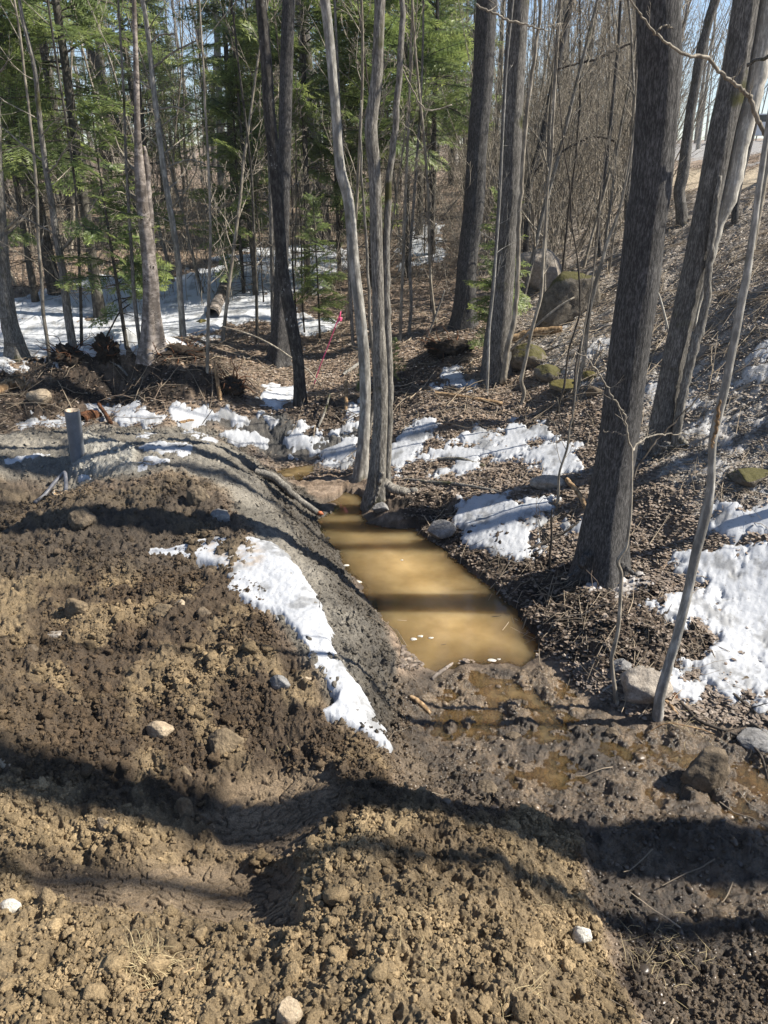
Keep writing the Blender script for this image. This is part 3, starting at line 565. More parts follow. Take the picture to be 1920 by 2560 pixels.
def hero(name, label, pts, bark, top=14.0, k=40, rough=0.05, flare=0.5, y=None, cat='tree', group=None, crown=True, crown_n=16, sink=0.12, zst=0.25, fr=3.0, seed=0, crown_bark=None, crown_start=0.0, extra=None, leandy=0.0):
    """pts run from the foot upwards: (u, v, width)"""
    u0, v0, w0 = pts[0]; b = Gp(u0, v0); yy = b[1] if y is None else y
    if y is not None: b = Dy(u0, v0, y)
    P, r = stem_px(pts, yy, max(40, int(7 * len(pts) * 6)))
    if leandy: P[:, 1] += leandy * (P[:, 2] - P[0, 2])
    gz = float(hz(P[0, 0], P[0, 1])); P[0, 2] = min(P[0, 2], gz); foot = P[0] - np.array([0, 0, sink]); P = np.vstack([foot, P]); r = np.concatenate([[r[0] * 1.05], r])
    root = empty(name, tuple(P[1]), label, cat, group); o = P[1]
    rg = np.random.default_rng(100 + seed)
    if top and P[-1, 2] < top + gz:
        d = P[-1] - P[-12]; d = d / np.linalg.norm(d); d = d * 0.6 + np.array([0, 0, 0.4]); Q = curve_twig(P[-1], d, top + gz - P[-1, 2], 14, 0.025, 0.02, rg)[1:]
        P2 = np.vstack([P, Q]); r2 = np.concatenate([r, np.linspace(r[-1], r[-1] * 0.3, len(Q))])
    else: P2, r2 = P, r
    mb = MB(); trunk_mesh(mb, P2, r2, k, rough, flare, zst, fr, seed=seed); mb.build('trunk', bark, root, o)
    if crown and top:
        cb = MB(); m = np.where(P2[:, 2] > max(P[-1, 2] + crown_start, gz + 3.0))[0]
        if len(m) > 3:
            twigs(cb, P2[m], r2[m], rg, crown_n, min(3.2, top * 0.22), 2, 5, 0.02, 0.06, 0.85, 0.12, 0.003)
            cb.build('crown', crown_bark or B_TWIG, root, o)
    return root, P, r, yy
def branch_px(root, pts, yy, bark, name='branch', k=6, n=24, shoots=0, Lr=0.3, seed=0, y2=None):
    """a limb drawn through picture points, from depth yy to y2"""
    rg = np.random.default_rng(seed + 500); y2 = yy if y2 is None else y2; P = []; Rr = []
    for i, (u, v, w) in enumerate(pts):
        p = Dy(u, v, yy + (y2 - yy) * i / (len(pts) - 1)); P.append(p); Rr.append(0.5 * w * px_size(p))
    A = resample(np.hstack([np.array(P), np.array(Rr)[:, None]]), n); P, r = A[:, :3], np.maximum(A[:, 3], 0.0012)
    P[1:-1] += rg.normal(size=(n - 2, 3)) * 0.004
    mb = MB(); tube(mb, P, r, k)
    if shoots: twigs(mb, P, r, rg, shoots, Lr, 1, 3, 0.15, 0.08, 0.8, 0.15, 0.0012)
    return mb.build(name, bark, root, np.array(root.location))

o1, *_ = hero('maple_tree', 'slim dark trunk with pale lichen spots, foremost of the left pair', [(752,1016,31),(749,960,28),(744,890,28),(733,830,30),(723,774,30),(709,690,29),(702,620,28),(694,500,30),(686,400,30),(674,289,30),(663,116,28),(651,0,26)], B_SPOT, 13, 40, .05, .35, seed=1)
o2, P2_, r2_, y2_ = hero('maple_tree', 'dark rough trunk with flared foot just behind the lichen-spotted trunk', [(698,902,42),(699,880,38),(700,800,33),(703,700,32),(708,520,32),(712,347,32),(716,174,33),(722,0,32)], B_OAK, 14, 40, .06, .8, seed=2)
o3, *_ = hero('maple_tree', 'smooth grey sinuous trunk beside the stream', [(903,1190,36),(904,1160,32),(909,1097,28),(913,996,27),(910,895,28),(901,794,27),(885,658,27),(876,540,26),(866,480,26),(853,434,26),(845,370,24),(840,290,23),(834,220,23),(825,116,24),(818,50,24),(812,0,25)], B_GREY, 12, 36, .04, .35, seed=3)
branch_px(o3, [(905,1150,16),(924,1060,13),(937,1000,11),(938,950,9),(925,800,8),(915,600,7),(905,420,6),(903,250,5)], Gp(903,1190)[1] + 0.12, B_GREYR, 'side_stem', 10)
o4, P4, r4, y4 = hero('maple_tree', 'rough grey double trunk with a root arching right by the stream', [(938,1250,46),(942,1210,42),(947,1130,38),(951,1060,36),(952,970,36),(950,895,34),(947,794,31),(943,648,30),(940,540,31),(937,440,31),(930,360,32),(928,310,32),(938,230,30),(944,174,28),(947,80,27),(950,0,27)], B_GREYR, 12, 44, .07, .45, seed=4)
branch_px(o4, [(966,1240,20),(970,1130,20),(973,1000,20),(971,895,20),(969,780,20),(966,690,19),(967,600,18),(970,500,17),(974,430,16),(984,347,16),(990,290,16),(995,231,16),(1002,120,15),(1007,0,14),(1010,-180,12),(1020,-500,9)], y4 + 0.02, B_GREYR, 'side_stem', 16, 60)
branch_px(o4, [(958,1205,26),(985,1222,24),(1015,1230,20),(1040,1228,18),(1052,1245,12)], y4 - 0.02, B_GREYR, 'root', 10)
branch_px(o4, [(955,1180,14),(944,1225,11),(935,1262,7)], y4 - 0.12, B_GREYR, 'root', 8)
o5, *_ = hero('oak_tree', 'tall dark oak trunk behind the leafy hump, left of the pair of dark oaks', [(1160,818,56),(1162,780,49),(1165,720,46),(1168,658,46),(1177,580,49),(1184,521,50),(1189,440,50),(1194,347,50),(1203,250,51),(1209,174,52),(1213,80,52),(1217,0,52)], B_OAK, 17, 48, .05, .35, seed=5)
o6, P6, r6, y6 = hero('oak_tree', 'tall dark oak trunk with a slim stem on its right foot', [(1238,948,66),(1239,925,62),(1242,861,59),(1250,780,56),(1256,711,54),(1262,630,52),(1266,560,53),(1273,478,55),(1278,347,53),(1286,174,52),(1292,80,53),(1297,0,54)], B_OAK2, 17, 48, .06, .3, seed=6)
branch_px(o6, [(1256,958,16),(1264,910,15),(1271,861,14),(1283,816,13),(1290,760,12),(1292,711,12),(1296,630,11),(1298,560,11),(1303,480,10),(1308,400,10),(1316,300,9),(1330,180,9),(1345,80,8),(1352,0,8),(1360,-200,6)], y6 - 0.2, B_TWIG, 'side_stem', 10, 50)
o8, P8, r8, y8 = hero('oak_tree', 'thickest blackish oak trunk, standing on the bank between pond and right slope', [(1500,1428,116),(1503,1405,110),(1507,1360,104),(1511,1316,99),(1520,1260,93),(1529,1200,90),(1546,1102,91),(1562,967,93),(1579,831,97),(1598,696,98),(1614,560,98),(1627,477,100),(1638,347,101),(1647,220,104),(1650,174,105),(1648,80,106),(1646,0,106),(1645,-120,104)], B_OAK, 19, 64, .045, .35, seed=8, zst=.2, fr=4)
for rp_ in ([(1468,1385,24),(1446,1422,17),(1424,1440,10),(1402,1450,5)], [(1540,1392,22),(1562,1420,15),(1590,1436,9),(1612,1440,4)], [(1506,1400,30),(1502,1440,18),(1494,1462,9),(1484,1476,4)]):
    branch_px(o8, rp_, y8 - .12, B_OAK, 'root', 12, y2=y8 - .2)
for rp_ in ([(1222,925,14),(1208,946,11),(1190,958,5)], [(1252,930,14),(1268,950,10),(1284,958,4)]):
    branch_px(o6, rp_, y6 - .1, B_OAK2, 'root', 10)
o9, P9, r9, y9 = hero('oak_tree', 'leaning grey twin-stemmed trunk with a stripped pale side, right of the thickest oak', [(1650,1122,62),(1652,1090,58),(1660,1040,54),(1671,967,52),(1684,900,52),(1699,831,54),(1715,760,56),(1731,696,58),(1745,630,60),(1760,560,62),(1776,477,60),(1800,347,63),(1815,280,63),(1832,217,63),(1850,108,63),(1866,0,64)], B_OAK2, 14, 56, .06, .5, seed=9)
branch_px(o9, [(1690,1130,26),(1691,1095,23),(1700,1030,22),(1711,967,22),(1728,900,23),(1748,831,23),(1762,775,20),(1769,740,19),(1769,696,18),(1776,630,18),(1783,560,18),(1790,500,14),(1800,440,10)], y9 - 0.12, B_GREYR, 'side_stem', 14, 50)
branch_px(o9, [(1733,820,8),(1752,740,16),(1772,660,22),(1795,560,30),(1812,520,40),(1829,470,44),(1853,347,46),(1886,217,48),(1905,108,52),(1926,-10,54),(1950,-140,52),(1975,-300,40)], y9 + 0.02, B_BARE, 'stripped_wood', 24, 60)
branch_px(o9, [(1700,1095,16),(1720,1118,14),(1738,1140,9)], y9 - 0.15, B_GREYR, 'root', 8)
branch_px(o9, [(1668,1105,18),(1650,1128,14),(1628,1140,8)], y9 - 0.2, B_OAK2, 'root', 8)
o10, P10, r10, y10 = hero('sapling', 'grey sapling bent at its middle, with a peeled orange streak, near the right edge', [(1644,1796,26),(1650,1740,25),(1663,1692,24),(1676,1645,23),(1689,1605,23),(1704,1545,23),(1718,1489,23),(1730,1430,23),(1742,1374,24),(1756,1320,25),(1767,1275,26),(1775,1230,21),(1779,1170,19),(1782,1102,20),(1797,1030,22),(1813,967,21),(1826,900,20),(1840,831,20),(1852,760,20),(1866,696,19),(1877,620,17),(1886,560,16),(1896,480,15),(1908,400,14),(1922,300,13)], B_GREY, 8, 24, .05, .15, seed=10, crown_n=9)
branch_px(o10, [(1800,1000,5),(1796,1035,9),(1789,1075,9),(1781,1120,5)], y10 - 0.035, B_WOOD, 'peeled_patch', 6)
branch_px(o10, [(1779,1085,7),(1740,1108,4),(1690,1115,4),(1640,1112,3)], y10, B_TWIG, 'branch', 5, shoots=3, Lr=.2)
branch_px(o10, [(1830,900,4),(1870,885,3),(1910,870,3),(1960,850,2)], y10, B_DARKTWIG, 'branch', 5)
o11, P11, r11, y11 = hero('sapling', 'thin crooked sapling in front of the thickest oak', [(1542,1756,13),(1538,1730,11),(1533,1692,10),(1529,1650,10),(1532,1630,11),(1541,1595,10),(1547,1559,10),(1551,1489,9),(1553,1440,10),(1551,1425,9),(1544,1405,9),(1551,1390,8),(1565,1368,8),(1571,1330,8),(1576,1287,8),(1579,1200,7),(1579,1121,7)], B_TWIG, None, 12, .06, .2, seed=11, crown=False)
branch_px(o11, [(1579,1125,6),(1570,1085,5),(1560,1040,5),(1545,1010,5),(1530,985,4),(1510,953,4),(1495,930,4),(1470,900,3),(1440,880,2)], y11, B_TWIG, 'branch', 6, 40, 5, .14)
branch_px(o11, [(1579,1128,6),(1592,1112,5),(1615,1096,4),(1660,1085,4),(1710,1085,3),(1760,1088,2),(1810,1098,2)], y11, B_TWIG, 'branch', 6, 40, 3, .15, y2=y11 + .3)
branch_px(o11, [(1580,1200,5),(1600,1160,5),(1640,1105,5),(1700,1040,4),(1760,985,4),(1840,930,3),(1920,880,2)], y11 + .1, B_DARKTWIG, 'branch', 6, 40, 3, .2, y2=y11 + .5)
branch_px(o11, [(1566,1088,3),(1535,1080,2),(1509,1078,3)], y11, B_TWIG, 'branch', 5)
saps = [('slender sapling with an S-bend at its foot, in front of the light boulder', [(1302,1014,8),(1309,990,10),(1309,975,11),(1303,952,10),(1309,920,10),(1316,891,9),(1328,831,9),(1342,780,9),(1352,741,9),(1356,690,8),(1358,650,8),(1361,600,8),(1364,560,8),(1368,480,7),(1378,400,7),(1383,300,6),(1390,180,6),(1402,0,5)], B_TWIG, 8, 4, 12),
 ('forked pale sapling in front of the dark mossy boulder', [(1441,984,12),(1448,945,11),(1458,907,11),(1465,850,11),(1470,801,11),(1476,765,11),(1482,741,11),(1494,690,10),(1506,650,9),(1517,610,9),(1533,569,8),(1550,520,7),(1562,470,6),(1575,400,6),(1590,300,5),(1606,170,4)], B_TWIG, 7, 5, 13),
 ('very thin wavy sapling right of the small mossy stones', [(1391,1044,6),(1400,1000,6),(1410,967,6),(1416,920,5),(1422,876,5),(1436,830,5),(1449,786,5),(1450,750,5),(1449,711,5),(1445,660,4),(1440,620,4),(1432,580,4),(1428,540,4),(1424,460,4),(1410,380,3)], B_DARKTWIG, 4, 5, 14),
 ('straight thin sapling in front of the oak with the slim stem', [(1217,984,7),(1220,920,7),(1223,831,6),(1229,770,6),(1235,711,6),(1240,640,5),(1246,560,5),(1252,460,5),(1258,330,4),(1266,180,4)], B_GREY, 6, 5, 15),
 ('thin grey stem beside the yellow mossy stone', [(1434,1080,5),(1432,1040,5),(1434,996,5),(1437,950,5),(1440,910,4),(1452,860,4),(1470,800,3),(1480,720,3)], B_DARKTWIG, 3, 4, 16),
 ('crooked bare shoot standing in the snow by the pond', [(1377,1262,8),(1386,1290,8),(1393,1265,8),(1396,1225,7),(1399,1180,6),(1418,1120,6),(1424,1070,5),(1432,1040,4),(1438,985,4)], B_TWIG, 3, 4, 17),
 ('dead thin stem behind the pond snow, kinked near its foot', [(1375,1425,6),(1375,1380,6),(1379,1345,6),(1378,1300,5),(1380,1275,4)], B_DARKTWIG, None, 4, 18)]
for lab, p, bk, tp, nb, sd in saps:
    rt, Ps, rs, ys = hero('sapling', lab, p, bk, tp, 10, .05, .1, seed=sd, crown_n=7, sink=.05)
    shoot_parts(rt, Ps, rs, np.random.default_rng(sd), nb * 2, .45, 1, 4, .35, .08, .9, .15, .0018, bk)
rt7, P7, r7, y7 = hero('maple_tree', 'dark slanting thin trunk leaning right behind the two dark oaks', [(1312,660,15),(1318,560,15),(1322,480,16),(1330,434,16),(1350,369,17),(1369,282,17),(1391,184,18),(1400,130,17),(1408,98,17),(1420,40,16),(1430,0,16),(1445,-60,15)], B_OAK, 12, 14, .05, .2, seed=20)
branch_px(rt7, [(1391,172,6),(1440,160,6),(1490,148,7),(1540,125,6),(1590,102,5),(1640,80,3)], y7 - .3, B_DARKTWIG, 'branch', 6, 40, 6, .5)
branch_px(rt7, [(1330,440,6),(1360,405,5),(1420,370,6),(1470,345,6),(1500,342,6),(1530,350,7),(1545,370,6)], y7 - 1, B_DARKTWIG, 'branch', 6, 40, 6, .5)
rtY, *_ = hero('maple_tree', 'dark leaning trunk with a pale lit edge, seen between the two thickest right trunks', [(1705,560,26),(1702,520,26),(1698,477,27),(1708,430,28),(1718,347,26),(1728,270,24),(1738,217,24),(1752,130,24),(1765,80,22),(1775,40,22),(1788,0,24),(1800,-60,22)], B_OAK2, 13, 20, .05, .3, seed=21, crown_n=14)
for lab, p, sd in [('thin upright trunk at the right edge behind the bent sapling', [(1836,560,16),(1840,500,18),(1852,440,17),(1868,380,16),(1888,300,14),(1900,200,13),(1906,100,12),(1912,0,12)], 22),
                   ('dark leaning stem at the far right edge of the slope', [(1876,640,18),(1890,560,18),(1905,480,17),(1925,380,16),(1945,260,15),(1960,120,13)], 23),
                   ('thin trunk standing just left of the road bend', [(1566,600,11),(1568,500,11),(1575,400,10),(1582,300,10),(1590,200,9),(1596,100,9),(1600,0,8)], 24),
                   ('pale thin trunk on the upper slope among the brush', [(1500,640,9),(1496,560,9),(1506,470,9),(1520,380,9),(1532,250,8),(1545,120,8),(1552,0,7)], 25)]:
    hero('sapling', lab, p, [B_OAK2, B_OAK, B_TWIG][sd % 3], 9, 12, .05, .15, seed=sd, crown_n=10)
# arching limb that crosses in front of the right trunks; its stem stands just outside the picture
ro, Po, ro_, yo = hero('sapling', 'sapling at the right edge whose long limb arches across the thick trunks', [(2075,1250,24),(2065,1000,22),(2058,760,20),(2050,560,18),(2042,420,16),(2035,250,13),(2030,0,11)], B_GREYR, 6, 14, .05, .2, seed=26)
branch_px(ro, [(2045,450,14),(1985,410,13),(1945,372,12),(1920,345,12),(1905,318,11),(1890,290,12),(1876,250,11),(1860,230,10),(1830,205,9),(1800,180,9),(1775,150,9),(1758,142,9),(1735,141,8),(1715,136,8),(1690,122,7),(1665,105,6),(1641,86,6),(1628,75,6),(1610,45,5),(1590,20,4),(1572,0,4),(1550,-30,3)], yo, B_TWIG, 'branch', 8, 90, 6, .18, y2=y8 - .5)
branch_px(ro, [(1641,86,5),(1648,74,5),(1660,66,4),(1675,64,3),(1683,72,2)], y8 - .62, B_TWIG, 'branch', 5)
branch_px(ro, [(2040,330,12),(1980,150,10),(1940,138,10),(1905,145,9),(1880,156,8),(1870,165,6)], yo, B_OAK2, 'branch', 7, y2=y9 - .3)
rlimb, Pl, rl_, yl = rt7, None, None, None
branch_px(o5, [(1190,10,5),(1206,20,6),(1240,36,6),(1270,50,6),(1300,58,6),(1325,64,5),(1345,72,4),(1370,78,3)], 7.5, B_TWIG, 'branch', 6, 40, 5, .25)
branch_px(o6, [(1130,262,3),(1060,270,4),(1010,160,3)][:2] + [(1000,160,4)], 8.6, B_TWIG, 'branch', 5, 20, 4, .3)
# left side
lefts = [('maple_tree', 'mossy grey trunk at the left edge behind the debris bank', [(45,895,46),(36,850,38),(23,802,36),(12,700,30),(6,600,26),(0,500,25),(-8,380,24),(-15,200,22),(-20,0,20)], B_GREYR, 13, 31),
 ('maple_tree', 'dark slim trunk rising from the left end of the debris bank', [(184,880,22),(178,840,20),(168,774,20),(158,690,19),(148,629,18),(139,579,17),(128,500,15),(116,434,14),(108,370,13),(101,318,12),(94,240,12),(87,174,11),(70,100,10),(55,40,9),(48,0,8)], B_GREYR, 10, 32),
 ('birch_tree', 'broad birch with a black burred foot and peeling pinkish bark', [(385,878,54),(383,850,46),(379,774,38),(376,687,35),(367,600,32),(357,521,30),(350,440,27),(346,376,20),(343,300,15),(341,200,14),(338,100,12),(335,0,11)], B_BIRCH, 12, 33),
 ('sapling', 'thin straight pole on the crest of the debris bank', [(355,893,10),(347,840,10),(336,745,10),(330,650,9),(322,520,8),(315,400,7),(310,250,6)], B_GREYR, 6, 34),
 ('sapling', 'thin pole on the right shoulder of the debris bank', [(518,932,9),(519,880,9),(521,774,8),(523,700,8),(526,600,7),(524,480,6)], B_TWIG, 6, 35),
 ('maple_tree', 'tall pale-edged slender tree with horizontal bare limbs, right of the birch', [(458,850,17),(455,800,16),(450,730,15),(446,658,15),(436,590,15),(425,521,15),(410,430,14),(399,347,14),(390,270,13),(382,203,13),(375,130,12),(370,87,12),(362,30,11),(356,0,11),(350,-60,10)], B_GREY, 9, 36),
 ('sapling', 'thin trunk close to the left of the dark flared trunk', [(683,880,12),(682,800,11),(681,700,11),(679,600,10),(676,470,10),(672,300,9),(668,100,8)], B_GREYR, 9, 37),
 ('sapling', 'thin dark pole halfway between birch and flared trunk', [(643,858,8),(642,790,8),(640,700,7),(636,600,7),(630,450,6)], B_FIR, 7, 38),
 ('sapling', 'thin wavering stem left of the birch', [(204,872,8),(203,800,8),(200,700,7),(196,600,7),(190,480,6)], B_FIR, 7, 39),
 ('sapling', 'pair-like thin pole leaning over the debris bank at far left', [(126,905,9),(118,850,9),(108,780,9),(104,700,8),(96,600,8),(90,450,7),(70,250,6)], B_TWIG, 7, 40),
 ('sapling', 'thin pole behind the sinuous grey trunk', [(884,880,9),(879,800,9),(874,700,9),(870,600,8)], B_GREYR, 7, 41),
 ('sapling', 'thin straight pole right of the double trunk', [(1000,850,9),(1003,760,8),(1008,650,8),(1012,520,8),(1018,380,7),(1025,200,6)], B_TWIG, 8, 42),
 ('sapling', 'second thin pole right of the double trunk, bowed', [(1022,838,8),(1028,760,8),(1024,660,8),(1030,560,7),(1040,430,7),(1052,250,6),(1058,80,5)], B_GREYR, 8, 43)]
for nm, lab, p, bk, tp, sd in lefts:
    rt, Ps, rs, ys = hero(nm, lab, p, bk, tp, 28 if sd in (31, 33) else 14, .07 if sd == 33 else .05, .55 if sd in (31, 33) else .15, seed=sd, crown_n=12)
    sb = MB(); m = Ps[:, 2] > Ps[0, 2] + 1.0
    if m.sum() > 6:
        shoot_parts(rt, Ps[m], rs[m], np.random.default_rng(sd), 13 if sd in (32, 36) else 7, 1.0 if sd in (32, 36) else .6, 1, 4, .1, .06, 1.1, .13, .0022, B_TWIG)
    if sd == 33: branch_px(rt, [(380,720,18),(378,640,22),(374,560,22),(371,480,19),(366,400,14),(361,365,5)], ys + .05, B_BIRCH, 'broken_stem', 12, 30)
    if sd == 36:
        for j, pp in enumerate([[(377,105,6),(400,88,5),(435,85,4)],[(382,170,6),(420,140,5),(455,118,5),(490,102,4)],[(399,272,6),(440,268,5),(480,285,4),(515,298,3)],[(392,235,5),(350,200,4),(325,180,3)],[(420,420,6),(450,405,5),(485,400,4),(515,412,3)]]):
            branch_px(rt, pp, ys, B_TWIG, 'branch', 5, 20, 3, .3, seed=j)
# ------------------------------------------------------------------ fir trees
def needle_branch(mb, p, d, L, rg, dens=1.0, droop=0.25, tint=1.0):
    """a flat spray: limb, side twigs, short needle-bearing shoots"""
    n = 7; side = np.cross(d, [0, 0, 1.0]); side /= np.linalg.norm(side) + 1e-9; P = [np.array(p, float)]; dd = np.array(d, float)
    for i in range(n):
        dd = dd + np.array([0, 0, -droop / n + (0.3 * droop / n if i > n // 2 else 0)]) + rg.normal(size=3) * 0.03; dd /= np.linalg.norm(dd); P.append(P[-1] + dd * L / n)
    P = np.array(P); V = []; T = []; C = []; ro_a = rg.normal() * .45; sidr = side * math.cos(ro_a) + np.cross(d, side) * math.sin(ro_a)
    nt = max(5, int(L / 0.075 * dens)); k = 0
    for j in range(nt):
        s = 0.12 + 0.88 * (j + rg.random() * .6) / nt; i = min(int(s * n), n - 1); b = P[i] + (P[i + 1] - P[i]) * (s * n - i); t = P[i + 1] - P[i]; t = t / np.linalg.norm(t)
        for sg in (-1, 1):
            l = (0.42 * L * (1 - s) ** .7 + 0.07) * rg.uniform(.7, 1.1); td = sidr * sg * .78 + t * .62 + np.array([0, 0, rg.uniform(-.42, .14)]); td /= np.linalg.norm(td)
            m = max(2, int(l / 0.042 * dens)); e = b + td * l; nn = np.cross(td, t); nn /= np.linalg.norm(nn) + 1e-9; sd = np.cross(nn, td)
            x = (np.arange(m) + rg.random(m) * .5) / m; base = b[None] + td[None] * (x * l)[:, None]; base[:, 2] -= 0.12 * (x * l) ** 2
            for g in (-1, 1):
                nl = rg.uniform(.06, .12, m) * (1.15 - .4 * x); dr = td[None] * .72 + sd[None] * (g * .68) + nn[None] * rg.uniform(-.22, .22, m)[:, None]
                tip = base + dr * nl[:, None]; w = (td * .017)[None] + nn[None] * rg.uniform(-.006, .006, m)[:, None]
                V += [base - w, base + w, tip]; idx = k + np.arange(m); T.append(np.stack([idx, idx + m, idx + 2 * m], 1)); k += 3 * m
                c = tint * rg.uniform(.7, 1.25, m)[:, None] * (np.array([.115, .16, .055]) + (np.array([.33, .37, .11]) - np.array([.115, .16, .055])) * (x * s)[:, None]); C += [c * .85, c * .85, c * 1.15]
    mb.add(np.concatenate(V), None, np.concatenate(T), np.concatenate(C)); return P
def fir_meshes(h, r0, seed, lo=0.15, dens=1.0, spread=0.2, tint=1.0, nb=None):
    rg = np.random.default_rng(seed); tr = MB(); fo = MB(); li = MB()
    P = curve_twig((0, 0, -.15), np.array([0, 0, 1.0]), h + .15, 16, .012, .03, rg); rad = np.linspace(r0, .008, 17)
    trunk_mesh(tr, P, rad, 10, .06, .3, seed=seed)
    nb = nb or int(h * 9)
    for b in range(nb):
        s = lo + (1 - lo) * (b + rg.random()) / nb; i = min(int(s * 16), 15); p = P[i] + (P[i + 1] - P[i]) * (s * 16 - i); a = rg.uniform(0, 6.283)
        L = (spread * h * (1 - s) ** .75 + .18) * rg.uniform(.65, 1.15); d = np.array([math.cos(a), math.sin(a), .28 - .45 * (1 - s) + .5 * s + rg.normal() * .22])
        if s < lo + .12 and rg.random() < .5: continue
        Q = needle_branch(fo, p, d / np.linalg.norm(d), L, rg, dens, .3 + .3 * (1 - s), tint * rg.uniform(.8, 1.2)); tube(li, Q, np.linspace(max(.004, .011 * L), .002, len(Q)), 4, cap=False)
    for b in range(int(h * 5)):                                   # dead lower limbs
        s = rg.uniform(.05, lo + .2); i = min(int(s * 16), 15); p = P[i]; a = rg.uniform(0, 6.283); L = rg.uniform(.4, 1.1) * (spread * h * .8)
        Q = curve_twig(p, np.array([math.cos(a), math.sin(a), .05]), L, 5, .1, -.03, rg); rd = np.linspace(.008, .002, 6); tube(li, Q, rd, 3, cap=False); twigs(li, Q, rd, rg, 5, L * .4, 0, 3, .25, 0, .9, .15, .0016)
    return tr.mesh('fir_trunk', B_FIR), fo.mesh('fir_needles', M_NEEDLE, smooth=False), li.mesh('fir_limbs', B_DARKTWIG)
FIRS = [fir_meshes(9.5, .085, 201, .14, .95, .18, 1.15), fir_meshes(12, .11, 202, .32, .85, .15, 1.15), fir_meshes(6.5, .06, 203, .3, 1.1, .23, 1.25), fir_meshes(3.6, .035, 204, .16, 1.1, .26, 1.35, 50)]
def from_meshes(name, parts, label, cat, group, loc, rot, sc):
    root = empty(name, loc, label, cat, group); root.rotation_euler = (0, 0, rot); root.scale = (sc, sc, sc)
    for nm, me in parts:
        o = bpy.data.objects.new(nm, me); COL.objects.link(o); o.parent = root
    return root
FIRP = {}
def fir(i, u=None, v=None, xy=None, sc=1.0, rot=0.0, label=None, group=None):
    p = Gp(u, v) if xy is None else np.array([xy[0], xy[1], float(hz(xy[0], xy[1]))])
    if i not in FIRP:
        FIRP[i] = from_meshes('fir_tree', [('trunk', FIRS[i][0]), ('foliage', FIRS[i][1]), ('crown', FIRS[i][2])], label, 'tree', group, tuple(p), rot, sc); return FIRP[i]
    c = copy_tree(FIRP[i]); c.location = p; c.rotation_euler = (0, 0, rot); c.scale = (sc,) * 3
    if 'group' in c: del c['group']
    return tag(c, label, 'tree', group)
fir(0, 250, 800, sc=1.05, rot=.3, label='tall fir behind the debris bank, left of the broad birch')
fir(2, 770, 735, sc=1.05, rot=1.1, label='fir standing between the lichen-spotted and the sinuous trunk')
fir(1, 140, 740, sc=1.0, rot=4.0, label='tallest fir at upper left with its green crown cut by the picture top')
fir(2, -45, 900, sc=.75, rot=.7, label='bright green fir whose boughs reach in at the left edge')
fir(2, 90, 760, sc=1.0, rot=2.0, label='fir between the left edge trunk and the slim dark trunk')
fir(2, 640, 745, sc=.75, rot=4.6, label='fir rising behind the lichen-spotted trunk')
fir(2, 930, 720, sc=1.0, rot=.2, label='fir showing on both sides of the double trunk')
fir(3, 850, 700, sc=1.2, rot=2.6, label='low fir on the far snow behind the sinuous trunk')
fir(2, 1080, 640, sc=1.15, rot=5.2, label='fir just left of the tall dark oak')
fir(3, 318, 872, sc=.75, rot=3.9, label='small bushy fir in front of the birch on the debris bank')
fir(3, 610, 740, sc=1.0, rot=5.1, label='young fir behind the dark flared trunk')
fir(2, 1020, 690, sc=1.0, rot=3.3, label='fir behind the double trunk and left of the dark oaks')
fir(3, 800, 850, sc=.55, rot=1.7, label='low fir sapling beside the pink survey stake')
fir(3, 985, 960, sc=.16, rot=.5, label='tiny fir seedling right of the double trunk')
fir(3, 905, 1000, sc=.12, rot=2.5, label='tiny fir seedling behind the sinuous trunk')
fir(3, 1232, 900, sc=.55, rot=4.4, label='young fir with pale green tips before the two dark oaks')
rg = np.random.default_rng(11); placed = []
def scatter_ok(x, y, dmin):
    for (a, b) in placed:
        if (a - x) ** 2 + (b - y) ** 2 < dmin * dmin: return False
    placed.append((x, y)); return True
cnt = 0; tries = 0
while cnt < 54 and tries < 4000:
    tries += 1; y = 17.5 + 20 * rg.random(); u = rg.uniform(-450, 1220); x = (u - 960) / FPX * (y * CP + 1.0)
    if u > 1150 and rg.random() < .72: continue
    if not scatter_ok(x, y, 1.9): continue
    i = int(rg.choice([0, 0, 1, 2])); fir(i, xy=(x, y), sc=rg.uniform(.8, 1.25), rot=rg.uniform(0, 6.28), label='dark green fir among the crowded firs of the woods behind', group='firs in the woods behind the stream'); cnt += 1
# ------------------------------------------------------------------ bare trees of the woods
def bare_meshes(h, r0, seed, nb, Lr, lean=.02, start=.25, k=8, lv=2, wob=.035):
    rg = np.random.default_rng(seed); tr = MB(); cr = MB()
    P = curve_twig((0, 0, -.15), np.array([rg.normal() * lean, rg.normal() * lean, 1.0]), h + .15, 16, wob, .03, rg); rad = np.linspace(r0, r0 * .22, 17)
    trunk_mesh(tr, P, rad, k, .06, .3, seed=seed); twigs(cr, P, rad, rg, nb, Lr, lv, 4, start, .09, .75, .12, .0035)
    return tr, cr
BARE = []
for i, (h, r0, nb, Lr, st) in enumerate([(13, .10, 26, 2.2, .3), (15, .13, 24, 2.6, .35), (11, .07, 24, 1.7, .2), (9, .05, 22, 1.3, .15), (14, .11, 22, 2.4, .45), (15, .15, 24, 2.6, .5)]):
    a, b = bare_meshes(h, r0, 300 + i, nb, Lr, .03 if i < 5 else .0, st, wob=.035 if i < 5 else .006); bk = [B_GREY, B_OAK2, B_GREYR, B_TWIG, B_BIRCH, B_OAK2][i]
    BARE.append((a.mesh('bare_trunk', bk), b.mesh('bare_crown', B_TWIG)))
THIN = []
